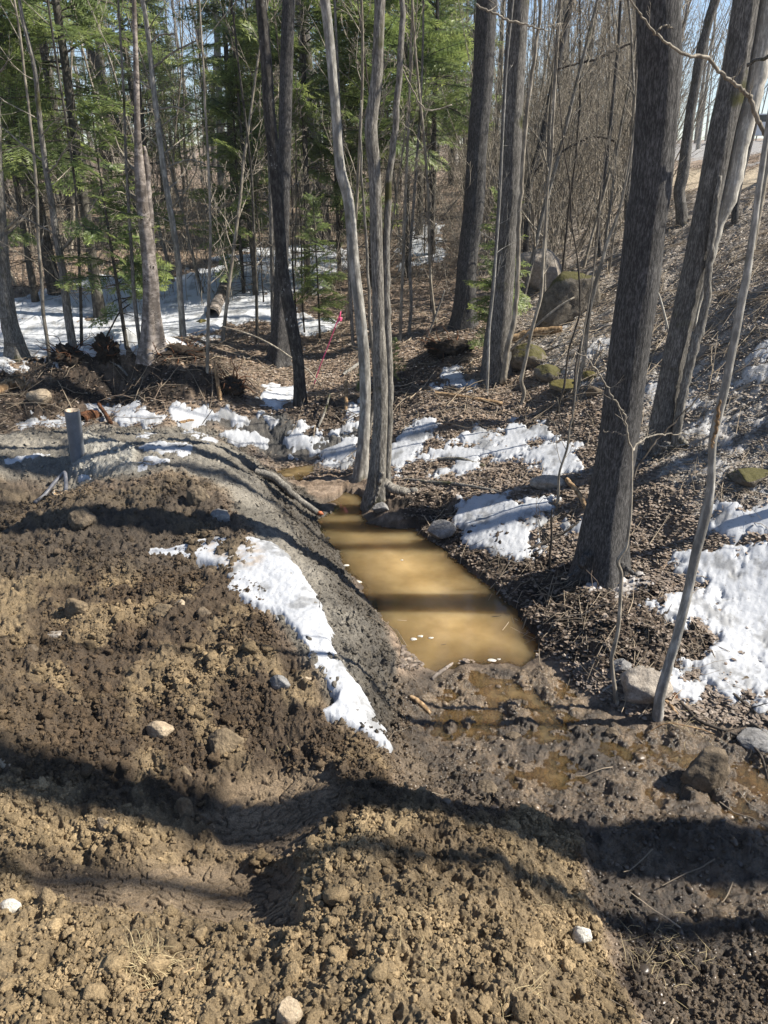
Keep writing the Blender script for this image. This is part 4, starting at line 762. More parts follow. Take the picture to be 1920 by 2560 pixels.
for i in range(4):
    a, b = bare_meshes([5.5, 7, 4.5, 6.5][i], [.022, .03, .018, .026][i], 330 + i, [20, 22, 18, 22][i], [.9, 1.1, .8, 1.0][i], .12, .12, 6, 2); THIN.append((a.mesh('thin_stem', [B_TWIG, B_GREYR, B_DARKTWIG, B_TWIG][i]), b.mesh('thin_twigs', B_TWIG)))
PROT = {}
def woods(kind, i, x, y, sc, rot, name, label, group):
    M = (BARE if kind == 'b' else THIN)[i]; key = (kind, i); p = (x, y, float(hz(x, y)))
    if key not in PROT:
        PROT[key] = from_meshes(name, [('trunk', M[0]), ('crown', M[1])], label, 'tree', group, p, rot, sc); return
    c = copy_tree(PROT[key]); c.name = name; c.location = p; c.rotation_euler = (0, 0, rot); c.scale = (sc,) * 3; tag(c, label, 'tree', group)
cnt = 0; tries = 0
while cnt < 70 and tries < 9000:
    tries += 1; y = 13 + 45 * rg.random() ** .8; u = rg.uniform(-400, 2300); x = (u - 960) / FPX * (y * CP + 1.0)
    if u < 1150 and rg.random() < .45: continue
    if 1620 < u and y < 40: continue
    if 1400 < u <= 1620 and y < 17: continue
    if not scatter_ok(x, y, .8): continue
    woods('b', int(rg.integers(0, 5)), x, y, rg.uniform(.75, 1.25), rg.uniform(0, 6.28), 'bare_tree', 'bare leafless tree standing deep in the woods behind', 'bare trees deep in the woods'); cnt += 1
cnt = 0; tries = 0
while cnt < 130 and tries < 9000:
    tries += 1; right = rg.random() < .6
    y = rg.uniform(10.5, 30) if right else rg.uniform(11, 26); u = rg.uniform(1240, 1600) if right else rg.uniform(-200, 1240); x = (u - 960) / FPX * (y * CP + 1.0)
    if not scatter_ok(x, y, .22): continue
    woods('t', int(rg.integers(0, 4)), x, y, rg.uniform(.7, 1.25), rg.uniform(0, 6.28), 'bare_sapling', 'thin bare sapling in the thicket on the upper slope' if right else 'thin bare sapling between the firs and trunks', 'thicket saplings on the upper slope' if right else 'bare saplings between the firs'); cnt += 1
# trees on the slope beyond the right edge: they throw the shade bands over the mud
for (x, y, i, s, lab) in [(6.4, 2.76, 5, 1.45, 'big bare tree on the slope right of the muddy ground'), (8.0, 2.36, 5, .75, 'bare tree on the slope beside the photographer'), (7.5, 6.15, 5, .8, 'bare tree right of the bent sapling'), (9.5, 8.1, 5, .9, 'bare tree high on the right slope'), (12, 12.7, 0, 1.2, 'bare tree at the top of the right slope')]:
    woods('b', i, x, y, s, x * 3.1, 'bare_tree', lab, 'bare trees on the right slope')
# far woods: too many to count
fw = MB(); fg = np.random.default_rng(5)
for _ in range(420):
    y = fg.uniform(50, 130); x = fg.uniform(-.75, .95) * y; z = float(hz(x, y)); h = fg.uniform(9, 17); P = curve_twig((x, y, z - .3), np.array([fg.normal() * .03, 0, 1]), h, 5, .03, .02, fg); rd = np.linspace(fg.uniform(.06, .16), .03, 6); tube(fw, P, rd, 5, cap=False)
    twigs(fw, P, rd, fg, 14, 2.6, 1, 3, .2, .1, .7, .12, .012)
tag(fw.build('distant_woods', B_GREYR), kind='stuff')
br = MB()                                                       # tangled undergrowth too dense to count
for _ in range(2600):
    u = fg.uniform(-300, 1560); y = fg.uniform(13, 36); x = (u - 960) / FPX * (y * CP + 1); z = float(hz(x, y))
    P = curve_twig((x, y, z - .05), np.array([fg.normal() * .35, fg.normal() * .35, 1]), fg.uniform(.5, 2.4), 5, .16, .0, fg); rd = np.linspace(.007, .003, 6); tube(br, P, rd, 3, cap=False); twigs(br, P, rd, fg, 4, .5, 0, 3, .3, .05, .8, .15, .0025)
for _ in range(520):
    u = fg.uniform(1180, 1620); y = fg.uniform(13.5, 34); x = (u - 960) / FPX * (y * CP + 1); z = float(hz(x, y))
    P = curve_twig((x, y, z - .05), np.array([fg.normal() * .22, fg.normal() * .22, 1]), fg.uniform(2.2, 5), 7, .09, .02, fg); rd = np.linspace(fg.uniform(.008, .016), .003, 8); tube(br, P, rd, 4, cap=False); twigs(br, P, rd, fg, 10, 1.0, 1, 3, .2, .06, .85, .15, .0028)
tag(br.build('undergrowth', B_TWIG), kind='stuff')
# ------------------------------------------------------------------ rocks
import bmesh
def ico(sub):
    bm = bmesh.new(); bmesh.ops.create_icosphere(bm, subdivisions=sub, radius=1.0); v = np.array([p.co[:] for p in bm.verts]); f = np.array([[x.index for x in fc.verts] for fc in bm.faces]); bm.free(); return v, f
ICO = {s: ico(s) for s in (1, 2, 3, 5)}
def rock_shape(sub, seed, planes=10, flat=0.6, rough=0.05, fr=2.2):
    rg = np.random.default_rng(seed); d, f = ICO[sub]; n = rg.normal(size=(planes, 3)); n /= np.linalg.norm(n, axis=1)[:, None]; h = rg.uniform(flat, 1.05, planes)
    k = np.maximum((d @ n.T) / h, 0); r = 1 / (np.sum(k ** 14, 1) ** (1 / 14) + 1e-6); r = np.minimum(r, 1.15)
    o = rg.uniform(0, 50, 3); q = d * fr + o
    r = r * (1 + rough * perlin3(q[:, 0], q[:, 1], q[:, 2]) + rough * .5 * perlin3(q[:, 0] * 3, q[:, 1] * 3, q[:, 2] * 3) + rough * .25 * perlin3(q[:, 0] * 8, q[:, 1] * 8, q[:, 2] * 8)); return d * r[:, None], f
def rock(label, u, v, w, h, m, seed, name='stone', dr=.85, sink=.25, rot=None, flat=.55, rough=.07, cat='stone', group=None, tilt=0.0, sub=5):
    """(u, v) the middle of the rock's foot, w x h its outline in pixels"""
    p = Gp(u, v); s = px_size(p); W = w * s / 2; dp = PITCH - math.atan((1280 - v) / FPX)
    c, f = rock_shape(sub, seed, flat=flat, rough=rough); a = random.random() * 6.28 if rot is None else rot
    R2 = np.array([[math.cos(a), -math.sin(a), 0], [math.sin(a), math.cos(a), 0], [0, 0, 1]]); c = c @ R2.T
    c = c / np.abs(c).max(0)
    if tilt: c[:, 2] += tilt * c[:, 0]
    D = W * dr * .9; Hh = max((h * s / 2 - D * .75 * math.sin(dp)) / math.cos(dp) / (1 - sink), .32 * W)
    V = c * np.array([W, D, Hh]); o = np.array([p[0], p[1] + D * .6, 0]); o[2] = float(hz(o[0], o[1], ZB)) + .3 * (p[2] - float(hz(p[0], p[1], ZB))) + Hh * (1 - 2 * sink) - .12 * Hh
    mb = MB(); mb.add(V + o, None, f); return tag(mb.build(name, m, origin=o), label, cat, group)
R_LIGHT = rock_material('granite_light', (.2, .17, .14), (.42, .37, .31)); R_MOSS = rock_material('granite_mossy', (.07, .06, .048), (.22, .19, .15), .22, (.1, .09, .03)); R_MOSSY = rock_material('granite_yellow_moss', (.08, .07, .05), (.24, .2, .15), .4, (.13, .11, .03))
R_TAN = rock_material('stone_tan', (.24, .185, .125), (.46, .37, .26)); R_GREY = rock_material('stone_grey', (.12, .115, .11), (.3, .29, .28)); R_WHITE = rock_material('stone_pale', (.45, .42, .36), (.72, .69, .62)); M_PEAT = rock_material('black_peat', (.01, .008, .006), (.055, .04, .028), rough=.97); R_DARK = rock_material('stone_muddy', (.07, .052, .035), (.2, .155, .105)); R_SOIL = rock_material('hard_soil', (.10, .075, .048), (.25, .19, .12), rough=.97)
rock('big light granite boulder on the slope, left of the dark mossy one', 1350, 730, 120, 118, R_LIGHT, 91, 'boulder', cat='boulder', sink=.1, flat=.72, dr=.8, tilt=-.25)
rock('large dark wedge-shaped boulder with moss on its top edge', 1428, 812, 170, 150, R_MOSS, 25, 'boulder', cat='boulder', sink=.12, tilt=.5, flat=.45, dr=.5)
rock('rounded mossy boulder at the right foot of the dark oak', 1318, 930, 106, 78, R_MOSS, 13, 'boulder', cat='boulder', flat=.8, sink=.1)
rock('low brownish boulder in front of the rounded mossy one', 1373, 951, 80, 48, R_MOSS, 14, 'boulder', cat='boulder', flat=.85)
rock('small stone all over yellow moss beside the forked sapling', 1420, 980, 86, 36, R_MOSSY, 15, flat=.85)
rock('yellow mossy stone just right of the forked sapling', 1473, 953, 40, 30, R_MOSSY, 16, flat=.85)
rock('dark half-buried stone right of the yellow mossy stones', 1488, 990, 48, 32, R_DARK, 17)
rock('tan boulder in the debris bank behind the steel pipe', 97, 1020, 66, 52, R_TAN, 18, 'boulder', cat='boulder', sink=.06, flat=.75, dr=.7)
rock('flat grey-pink boulder at the lower edge of the leafy bank snow', 1372, 1225, 94, 46, R_LIGHT, 19, 'boulder', cat='boulder', flat=.85, sink=.08, dr=.6)
rock('grey wet stone at the right shore of the pond', 1103, 1354, 76, 62, R_GREY, 20, sink=.1, dr=.6)
rock('big brown stone sitting in the wet mud at lower right', 1772, 1978, 145, 130, R_DARK, 21, 'boulder', cat='boulder', sink=.1, flat=.6, dr=.6)
rock('broad grey stone half buried between the two saplings', 1610, 1765, 150, 110, R_LIGHT, 22, 'boulder', cat='boulder', sink=.2, flat=.7, dr=.7)
rock('small grey upright stone behind the crooked sapling', 1560, 1690, 60, 44, R_GREY, 23)
rock('flat slate-grey stone at the right edge beyond the fallen branch', 1905, 1880, 120, 62, R_GREY, 24, 'boulder', cat='boulder', sink=.3, flat=.9)
rock('pale whitish stone alone on the crumbly lower mound', 1449, 2368, 62, 62, R_WHITE, 31, sink=.08, flat=.8, dr=.7)
rock('smooth white egg-shaped stone at the left edge', 24, 2284, 54, 46, R_WHITE, 32, sink=.02, flat=.98, rough=.02, dr=.7)
rock('tan stone cut by the bottom edge of the picture', 722, 2590, 72, 100, R_TAN, 33, sink=.15)
rock('small upright pale stone in the shaded hollow', 264, 2096, 28, 56, R_TAN, 34, sink=.05, dr=.5)
rock('angular grey stone below the snow tongue', 700, 1732, 54, 52, R_GREY, 35, sink=.05, dr=.6)
rock('wide tan soil-caked stone left of the tracked hollow', 400, 1852, 70, 56, R_TAN, 36, sink=.1, dr=.7, flat=.7)
rock('large crumbly clod with a deep shadow above the hollow', 560, 1909, 100, 85, R_SOIL, 37, 'soil_clod', cat='clod', sink=.1, rough=.12)
rock('tall crumbly clod on the left of the brown ground', 198, 1559, 70, 80, R_SOIL, 38, 'soil_clod', cat='clod', sink=.1, rough=.14)
rock('yellowish stone among clods at mid left', 448, 1534, 46, 40, R_TAN, 39, sink=.1)
rock('pinkish stone left of the yellowish one', 135, 1606, 48, 34, R_LIGHT, 40, sink=.1)
rock('dark round stone below the pinkish one', 78, 1636, 36, 28, R_DARK, 41, flat=.9)
rock('brown clod beside the yellowish stone', 405, 1554, 62, 52, R_SOIL, 42, 'soil_clod', cat='clod', rough=.12)
rock('dark clod right of the yellowish stone', 512, 1550, 44, 36, R_DARK, 43, 'soil_clod', cat='clod', rough=.1)
rock('shaded block of soil in the middle of the hollow', 462, 2054, 62, 75, R_SOIL, 44, 'soil_clod', cat='clod', sink=.12, rough=.1)
rock('dark stone standing below the shaded block', 510, 2078, 46, 44, R_DARK, 45, sink=.12)
rock('shaded round clod at the top of the hollow', 462, 1960, 46, 44, R_SOIL, 46, 'soil_clod', cat='clod', rough=.1)
rock('big dark lump of soil on the heap below the pipe', 205, 1334, 76, 75, R_DARK, 47, 'soil_clod', cat='clod', sink=.15, rough=.14)
rock('dark lump of soil in the middle of the heap', 490, 1269, 70, 65, R_DARK, 48, 'soil_clod', cat='clod', sink=.15, rough=.14)
rock('muddy flat stone at the right end of the soil heap', 553, 1305, 56, 40, R_GREY, 49)
rock('brown stone half sunk in the upper mound at bottom centre', 1006, 2235, 66, 40, R_DARK, 50)
rock('small knobbly clod below the brown half-sunk stone', 1066, 2205, 32, 36, R_SOIL, 51, 'soil_clod', cat='clod', rough=.12)
rock('big round clod near the bottom edge right of centre', 1500, 2470, 66, 50, R_SOIL, 52, 'soil_clod', cat='clod', rough=.12)
rock('roundish clod in the lower right mound', 1350, 2230, 44, 36, R_SOIL, 53, 'soil_clod', cat='clod', rough=.12)
rock('small tan stone low on the bank under the snow tongue', 765, 1705, 32, 20, R_TAN, 54)
rock('tan pebble lump at the left edge in the middle', 8, 1925, 40, 34, R_TAN, 55)
rock('wet rounded clod standing in the mud left of the bent sapling', 1530, 1845, 34, 32, R_DARK, 56, 'soil_clod', cat='clod', rough=.1)
rock('black glossy lump of mud on the ridge by the puddles', 1215, 1985, 60, 46, R_DARK, 57, 'soil_clod', cat='clod', rough=.14)
rock('wet lump between the shallow puddles', 1285, 1855, 44, 30, R_DARK, 58, 'soil_clod', cat='clod', rough=.14)
rock('grey wet stone between pond and hollow right of the dual trunk', 955, 1285, 50, 36, R_GREY, 59)
rock('mossy dark rock at the right edge under the upper snow', 1880, 1215, 130, 60, R_MOSS, 60, 'boulder', cat='boulder')
rock('small stone by the foot of the young birch log', 505, 815, 40, 22, R_MOSSY, 61)
rock('dark rock poking out of the big snow sheet', 1858, 1712, 40, 30, R_DARK, 62)
# ------------------------------------------------------------------ root clumps on the debris bank
for lab, u, v, w, h, sd in [('tallest black root clump on the crest of the debris bank', 268, 905, 78, 60, 71), ('black earthy root clump at the left of the bank crest', 165, 908, 74, 46, 72), ('flat dark root clump on the bank right of the birch', 445, 900, 96, 36, 73), ('black root clump at the right end of the debris bank', 578, 985, 66, 46, 74), ('dark root clump on the leafy hump before the left oak', 1130, 890, 110, 44, 75)]:
    p = Gp(u, v); root = empty('root_clump', tuple(p), lab, 'root clump'); s = px_size(p); rgk = np.random.default_rng(sd)
    c, f = rock_shape(5, sd, 12, .7, .42, 2.1); mb = MB(); o = p + np.array([0, w * s * .3, h * s * .25]); mb.add(c * np.array([w * s * .5, w * s * .4, h * s * .62]) + o, None, f); mb.build('earth_ball', M_PEAT if 'M_PEAT' in globals() else R_DARK, root, p)
    rb = MB()
    for _ in range(26):
        d = rgk.normal(size=3); d[2] = abs(d[2]) * .8; d /= np.linalg.norm(d); q0 = o + d * np.array([w * s * .42, w * s * .33, h * s * .5]); Q = curve_twig(q0, d, rgk.uniform(.1, .32), 5, .3, -.05, rgk); tube(rb, Q, np.linspace(rgk.uniform(.005, .012), .002, 6), 5)
    rb.build('roots', B_ROT, root, p)
# ------------------------------------------------------------------ logs and sticks
def stick(label, pts, m, name='fallen_branch', cat='branch', k=8, lift=.4, shoots=0, Lr=.2, n=20, group=None, seed=0, absolute=False):
    """lies on the ground through picture points (u, v, width)"""
    P = []; Rr = []
    for t in pts:
        p = Gp(t[0], t[1]); r = .5 * t[2] * px_size(p); p[2] += r * lift + (t[3] if len(t) > 3 else 0); P.append(p); Rr.append(r)
    A = resample(np.hstack([np.array(P), np.array(Rr)[:, None]]), n); Q, r = A[:, :3], np.maximum(A[:, 3], .001); rg2 = np.random.default_rng(900 + seed); Q[1:-1] += rg2.normal(size=(n - 2, 3)) * .1 * r[1:-1, None]
    o = Q[0].copy(); mb = MB()
    if r.max() > .02: trunk_mesh(mb, Q, r, 16, .08, 0, .3, seed=seed)
    else: tube(mb, Q, r, k)
    ob = tag(mb.build(name, m, origin=o), label, cat, group)
    if shoots:
        tb = MB(); twigs(tb, Q, r, rg2, shoots, Lr, 1, 4, .2, .05, .8, .15, .0012); c = tb.build('twigs', m, ob, o); c.location = (0, 0, 0)
    return ob
lg = stick('muddy log lying down the bank into the stream with an orange broken end', [(640,1178,22),(690,1215,20),(745,1255,17),(795,1287,13)], B_GREYR, 'log', 'log', lift=1.0, seed=1)
pe = Gp(806, 1292); mb = MB(); pts_ = [np.array(lg.location)]; q1, q0 = Gp(795, 1287), Gp(809, 1295); tube(mb, np.array([q1, (q1 * .4 + q0 * .6) + [0, 0, .012], q0 + [0, 0, .008]]) + np.array([0, 0, .02]), [.022, .02, .006], 7); mb.build('broken_end', plain('fresh_wood', (.5, .16, .06), .7, c2=(.3, .1, .05)), lg, np.array(lg.location))
stick('fallen pale birch log on the forest snow behind the bank', [(532,805,32),(548,760,30),(566,712,26),(586,664,22)], B_BIRCH, 'fallen_log', 'log', lift=.8, seed=2)
stick('short barkless log beside the rounded mossy boulder', [(1278,852,20),(1330,845,22),(1404,834,18)], B_WOOD, 'fallen_log', 'log', lift=1.0, seed=3)
stick('rough board lying on the leafy bank below the dark oaks', [(1087,992,9),(1160,1002,10),(1256,1014,9)], B_WOOD, 'board', 'board', lift=1.2, seed=4)
stick('whitish birch stick at the near end of the pond', [(1080,1702,9),(1108,1680,9),(1139,1656,6)], B_BIRCH, lift=.8, seed=5)
stick('pale stick leaning over the half-buried stone', [(1504,1737,7),(1547,1711,7),(1589,1687,6),(1634,1673,5)], B_GREY, lift=2.5, seed=6)
stick('long dark branch running to the lower right past the bent sapling', [(1697,1765,8),(1745,1807,8),(1791,1825,8),(1857,1859,8),(1899,1904,7),(1925,1960,6)], B_DARKTWIG, lift=2, seed=7, shoots=5)
stick('dark branch over the lower edge of the big snow sheet', [(1830,1747,7),(1872,1771,8),(1899,1798,8),(1940,1830,8)], B_DARKTWIG, lift=2, seed=8, shoots=5)
stick('crossing dark stick below the big snow sheet', [(1858,1796,7),(1885,1822,7),(1915,1850,6),(1950,1880,6)], B_DARKTWIG, lift=2.5, seed=9)
stick('yellowish dry stem arched over the wet mud', [(1616,1833,3),(1661,1822,3,.03),(1709,1828,3,.03),(1750,1828,3,.02),(1790,1834,2)], M_PALE if 'M_PALE' in globals() else B_WOOD, 'dry_stem', 'stem', seed=10)
stick('split piece of wood stuck in the mud by the pond end', [(1024,1748,12),(1048,1768,15),(1076,1788,10)], B_WOOD, 'wood_piece', 'wood', lift=.8, seed=11)
stick('dark bark slab at the edge of the snow by the bent sapling', [(1668,1750,16),(1700,1738,22),(1735,1752,12)], B_ROT, 'bark_slab', 'bark', seed=12)
stick('short brown stick leaning at the foot of the bent sapling', [(1658,1758,9),(1672,1775,9),(1692,1795,7)], B_WOOD, lift=1.5, seed=13)
stick('grey fallen branch below the ragged snow on the leafy bank', [(1090,1148,9),(1150,1156,10),(1212,1163,8)], B_GREYR, lift=1, seed=14, shoots=3)
stick('long grey stick from the arching root to the boulder', [(1000,1200,7),(1080,1212,9),(1151,1221,9),(1249,1229,7)], B_GREYR, lift=1, seed=15, shoots=3)
stick('dark curved branch in front of the pond-side snow', [(1245,1412,6),(1319,1381,7),(1394,1349,7),(1445,1316,5)], B_DARKTWIG, lift=2, seed=16, shoots=6)
stick('short sawn pale pole left of the thickest oak', [(1412,1238,11,.12),(1440,1262,12,.08),(1468,1288,12)], B_WOOD, 'pole', 'pole', lift=1, seed=17)
stick('thin pale stick reaching into the narrow stream', [(823,1291,4),(862,1278,5),(898,1266,5),(921,1248,5)], B_TWIG, lift=2, seed=18)
stick('splintered log at the left end of the debris bank', [(-30,1000,30),(25,980,30),(80,968,20)], B_WOOD, 'fallen_log', 'log', lift=.6, seed=19)
stick('dark broken pole on the snow behind the steel pipe', [(249,1026,9,.1),(262,1042,10,.05),(278,1062,10)], B_ROT, 'pole', 'pole', lift=.8, seed=20)
stick('orange splinter of wood on the debris bank', [(262,1006,4),(285,1012,6),(316,1014,4)], B_WOOD, 'wood_piece', 'wood', lift=1, seed=21)
stick('grey crooked branch on the crest of the debris bank', [(278,908,6),(300,920,7),(320,940,6)], B_GREYR, lift=1.5, seed=22)
stick('split wood chunk at the back rim of the clay mound', [(450,1060,10),(470,1055,13),(492,1054,9)], B_WOOD, 'wood_piece', 'wood', seed=23)
stick('reddish rotten wood chunk on the snow behind the pipe', [(206,1058,24),(228,1048,32),(250,1040,16)], B_ROT, 'rotten_wood', 'wood', lift=.5, seed=24)
stick('splintered upright stub at the right of the debris bank', [(551,1003,11),(547,985,10,.12),(541,966,4,.3)], B_WOOD, 'stump', 'stump', seed=25)
stick('pale log end among debris left of the sinuous trunk', [(858,940,8),(880,928,9),(905,912,9)], B_GREY, 'fallen_log', 'log', lift=1, seed=26)
stick('dark slash branch leaning on the bank by the snow', [(796,1075,6),(812,1050,6,.1),(826,1028,5,.2)], B_GREYR, lift=1, seed=27)
stick('brown stub standing in the snow left of the sinuous trunk', [(865,1030,9),(866,1012,9,.12),(866,1000,6,.22)], B_WOOD, 'stump', 'stump', seed=28)
stick('twig lying beside the dry grass tuft', [(352,2492,4),(400,2478,5),(440,2456,5),(490,2434,4)], B_WOOD, lift=1.5, seed=29)
def leaning(label, pts, y, m, k=6, name='leaning_stick', y2=None):
    p0 = Gp(pts[0][0], pts[0][1]); yy = p0[1] if y is None else y; P = [];
    for i, (u, v, w) in enumerate(pts): p = Dy(u, v, yy + ((y2 or yy) - yy) * i / (len(pts) - 1)); P.append(np.append(p, .5 * w * px_size(p)))
    A = resample(np.array(P), 24); o = A[0, :3].copy(); mb = MB(); tube(mb, A[:, :3], A[:, 3], k); return tag(mb.build(name, m, origin=o), label, 'stick')
leaning('long dead stick slanting up across the dark oak foot', [(1195,962,5),(1229,922,7),(1290,862,7),(1345,810,7),(1395,768,6),(1436,743,4)], None, B_TWIG)
leaning('pale bowed stem leaning across the lichen-spotted trunk', [(804,965,4),(770,925,4),(729,895,4),(690,868,4),(640,842,4),(600,828,3),(555,816,3)], None, B_TWIG)
leaning('dead pale stick standing right of the thickest oak', [(1672,832,6),(1662,790,6),(1650,745,5),(1643,727,4)], None, B_BARE)
leaning('bare dead top poking up behind the bank crest', [(262,850,4),(280,815,4),(300,780,4),(325,760,3)], None, B_DARKTWIG)
leaning('dark slanting stick before the left oak', [(1060,860,5),(1085,800,5),(1105,745,4),(1112,725,3)], None, B_GREYR)
# pink survey stake
root = empty('survey_stake', tuple(Gp(782, 966)), 'pink survey stake tied with pink ribbon behind the lichen-spotted trunk', 'stake'); o = np.array(root.location); PINK = plain('pink_paint', (.72, .1, .22), .6, c2=(.55, .06, .16))
A = [Dy(u, v, o[1]) for u, v in [(782,970),(800,915),(822,860),(845,797)]]; mb = MB(); tube(mb, resample(A, 10), .0065, 6); mb.build('stake', PINK, root, o)
mb = MB()
for k_, (du, dv) in enumerate([(5, 10), (-3, 14)]):
    p0 = Dy(847, 793, o[1] - .01); p1 = Dy(847 + du, 793 + dv, o[1] - .03); Q = resample([p0, (p0 + p1) / 2 + [.02, 0, .02], p1], 6); wv = np.array([.012, .006, 0]); mb.add(np.concatenate([Q - wv, Q + wv]), [[i, i + 1, i + 7, i + 6] for i in range(5)])
tube(mb, [Dy(845, 800, o[1]), Dy(850, 788, o[1]), Dy(852, 778, o[1])], [.011, .012, .005], 6); mb.build('ribbon', PINK, root, o)
# steel well pipe
pb = Gp(197, 1150); yb = pb[1]; root = empty('steel_pipe', tuple(pb), 'dark blue-grey steel well pipe standing in the clay mound', 'pipe'); a0, a1 = Dy(199, 1175, yb), Dy(180, 1026, yb); ax = (a1 - a0); Lp = np.linalg.norm(ax); rp = 18.3 * px_size(a1)
prof = [(1.0, 0), (1.0, .25), (1.0, .5), (1.0, .75), (1.0, .985), (.985, 1.0)]; mb = MB(); Pp = np.array([a0 + ax * s for _, s in prof]); tube(mb, Pp, [rp * k_ for k_, _ in prof], 40, cap=False); mb.build('pipe_wall', plain('steel_blue_grey', (.2, .215, .24), .45, .25, (.13, .145, .165), 12), root, pb)
T, N_, B_ = frames(Pp); aa = np.arange(40) * 2 * np.pi / 40; ring = lambda r_, c: c + r_ * (np.cos(aa)[:, None] * N_[0] + np.sin(aa)[:, None] * B_[0])
mb = MB(); top = a1 + ax / Lp * .002; Vp = np.vstack([ring(rp * .985, top), ring(rp * .9, top), ring(rp * .9, a1 - ax / Lp * .35)]); i = np.arange(40); j = (i + 1) % 40; mb.add(Vp, np.vstack([np.stack([i, j, j + 40, i + 40], 1), np.stack([i + 40, j + 40, j + 80, i + 80], 1)]), np.stack([np.full(38, 80), 81 + np.arange(38), 82 + np.arange(38)], 1)); mb.build('rim', plain('cut_steel', (.5, .42, .33), .55, .3, (.32, .25, .18)), root, pb)
# hose and coil
P = [Gp(u, v) + [0, 0, z] for u, v, z in [(92,1275,.02),(115,1255,.03),(140,1232,.06),(158,1214,.12),(168,1213,.12),(169,1230,.06),(166,1246,.02)]]; mb = MB(); tube(mb, resample(P, 40), .017, 10); tag(mb.build('drain_hose', plain('grey_plastic', (.2, .2, .22), .4, c2=(.12, .12, .13)), origin=P[0]), 'grey hose bent over the edge of the trench by the pipe', 'hose')
mb = MB(); c = Gp(157, 1250) + [0, -.02, .03]
for k_, rad in enumerate((.055, .06, .05)):
    a = np.linspace(0, 6.283, 29); tube(mb, np.stack([c[0] + rad * np.cos(a), c[1] + rad * .75 * np.sin(a), c[2] + .012 * k_ + .012 * np.sin(a * 2 + k_)], 1), .0065, 6)
tag(mb.build('rope_coil', plain('yellow_rope', (.7, .42, .16), .7, c2=(.75, .68, .55), scale=60), origin=c), 'small yellow and white rope coil on the hose end', 'rope')
# car far up the road
cp0 = Gp(1897, 354); root = empty('parked_car', tuple(cp0), 'white car parked far off on the road, glimpsed between right trunks', 'car'); root.rotation_euler = (0, 0, R(-25))
def car_part(name, prof, wy, m, off=(0, 0, 0)):
    mb = MB(); n = len(prof); A = np.array([[x, -wy, z] for x, z in prof]); Bq = A * [1, -1, 1]; V = np.vstack([A, Bq]) + np.array(off); i = np.arange(n); j = (i + 1) % n; mb.add(V, np.stack([i, j, j + n, i + n], 1)); cA = V[:n].mean(0); cB = V[n:].mean(0); mb.add(np.vstack([V, cA, cB]), None, np.vstack([np.stack([np.full(n, 2 * n), j, i], 1), np.stack([np.full(n, 2 * n + 1), i + n, j + n], 1)])); ob = mb.build(name, m, root, smooth=False); return ob
M_WH = plain('white_car_paint', (.75, .77, .8), .25, c2=(.72, .74, .77)); M_GL = plain('car_glass', (.02, .025, .03), .08); M_TY = plain('tyre_rubber', (.02, .02, .02), .8)
car_part('body', [(-2.2, .3), (2.2, .3), (2.25, .6), (2.15, .85), (1.1, .98), (.5, 1.42), (-1.2, 1.45), (-1.9, 1.0), (-2.25, .9)], .87, M_WH); car_part('window', [(.95, 1.0), (.46, 1.36), (-1.12, 1.38), (-1.7, 1.02)], .882, M_GL)
for sx in (-1.35, 1.35):
    for sy in (-.8, .8):
        a = np.linspace(0, 6.283, 17)[:-1]; mb = MB(); tube(mb, [[sx, sy - .1, .32], [sx, sy + .1, .32]], .32, 16); mb.build('wheel', M_TY, root)
# foam flakes on the pond
for kf, (u, v, w) in enumerate([(1034,1598,20),(1052,1591,16),(1078,1595,14),(1228,1651,24),(1248,1648,10),(1180,1668,10),(866,1413,18),(890,1455,26),(1004,1400,8),(1140,1340,30)]):
    p = Pz(u, v, .004); s = px_size(p) * w * .5; d, f = rock_shape(2, 800 + kf, 8, .6, .25, 2); mb = MB(); mb.add(d * [s, s * .55, .004] + p, None, f); tag(mb.build('foam_flake', R_WHITE, origin=p), 'pale foam flake floating on the muddy pond', 'foam', 'foam flakes on the pond')
# ------------------------------------------------------------------ dry grass
def blades(n, u0, v0, u1, v1, L, w, rg2, flat=.6, dirx=None):
    mb = MB()
    for _ in range(n):
        a, b = rg2.normal(0, .28, 2); u = (u0 + u1) / 2 + a * (u1 - u0); v = (v0 + v1) / 2 + b * (v1 - v0); p = Gp(u, v); d = rg2.normal(size=3) * [1, 1, .3]
        if dirx is not None: d = d * .5 + np.array(dirx)
        d[2] = rg2.uniform(.2, .9); l = L * rg2.uniform(.5, 1.3); P = curve_twig(p, d, l, 5, .22, -.28 * flat, rg2); s = np.cross(P[-1] - P[0], [0, 0, 1]); s /= np.linalg.norm(s) + 1e-9; ww = np.linspace(w, w * .2, 6)[:, None]
        V = np.concatenate([P - s * ww, P + s * ww]); mb.add(V, [[i, i + 1, i + 7, i + 6] for i in range(5)], None, np.array([.52, .42, .24]) * rg2.uniform(.6, 1.2))
    return mb
rg2 = np.random.default_rng(44); tag(blades(240, 300, 2385, 450, 2480, .085, .0015, rg2, 1.2).build('grass_tuft', M_STRAW, origin=Gp(372, 2430)), 'flattened tuft of dry straw-coloured grass in the lower left soil', 'grass tuft')
gr = MB()
for (n, a, b, c_, d_, L) in [(90, 1560, 2300, 1740, 2480, .11), (26, 1240, 2450, 1420, 2560, .12), (30, 1650, 1790, 1800, 1850, .14), (16, 1300, 2200, 1440, 2300, .09), (14, 620, 1850, 760, 1900, .08), (16, 1000, 2350, 1120, 2500, .1)]:
    t = blades(n, a, b, c_, d_, L, .0011, rg2); gr.v += t.v; gr.c += t.c; gr.q += [x + gr.n for x in t.q]; gr.n += t.n
tag(gr.build('dry_grass', M_STRAW), kind='stuff')
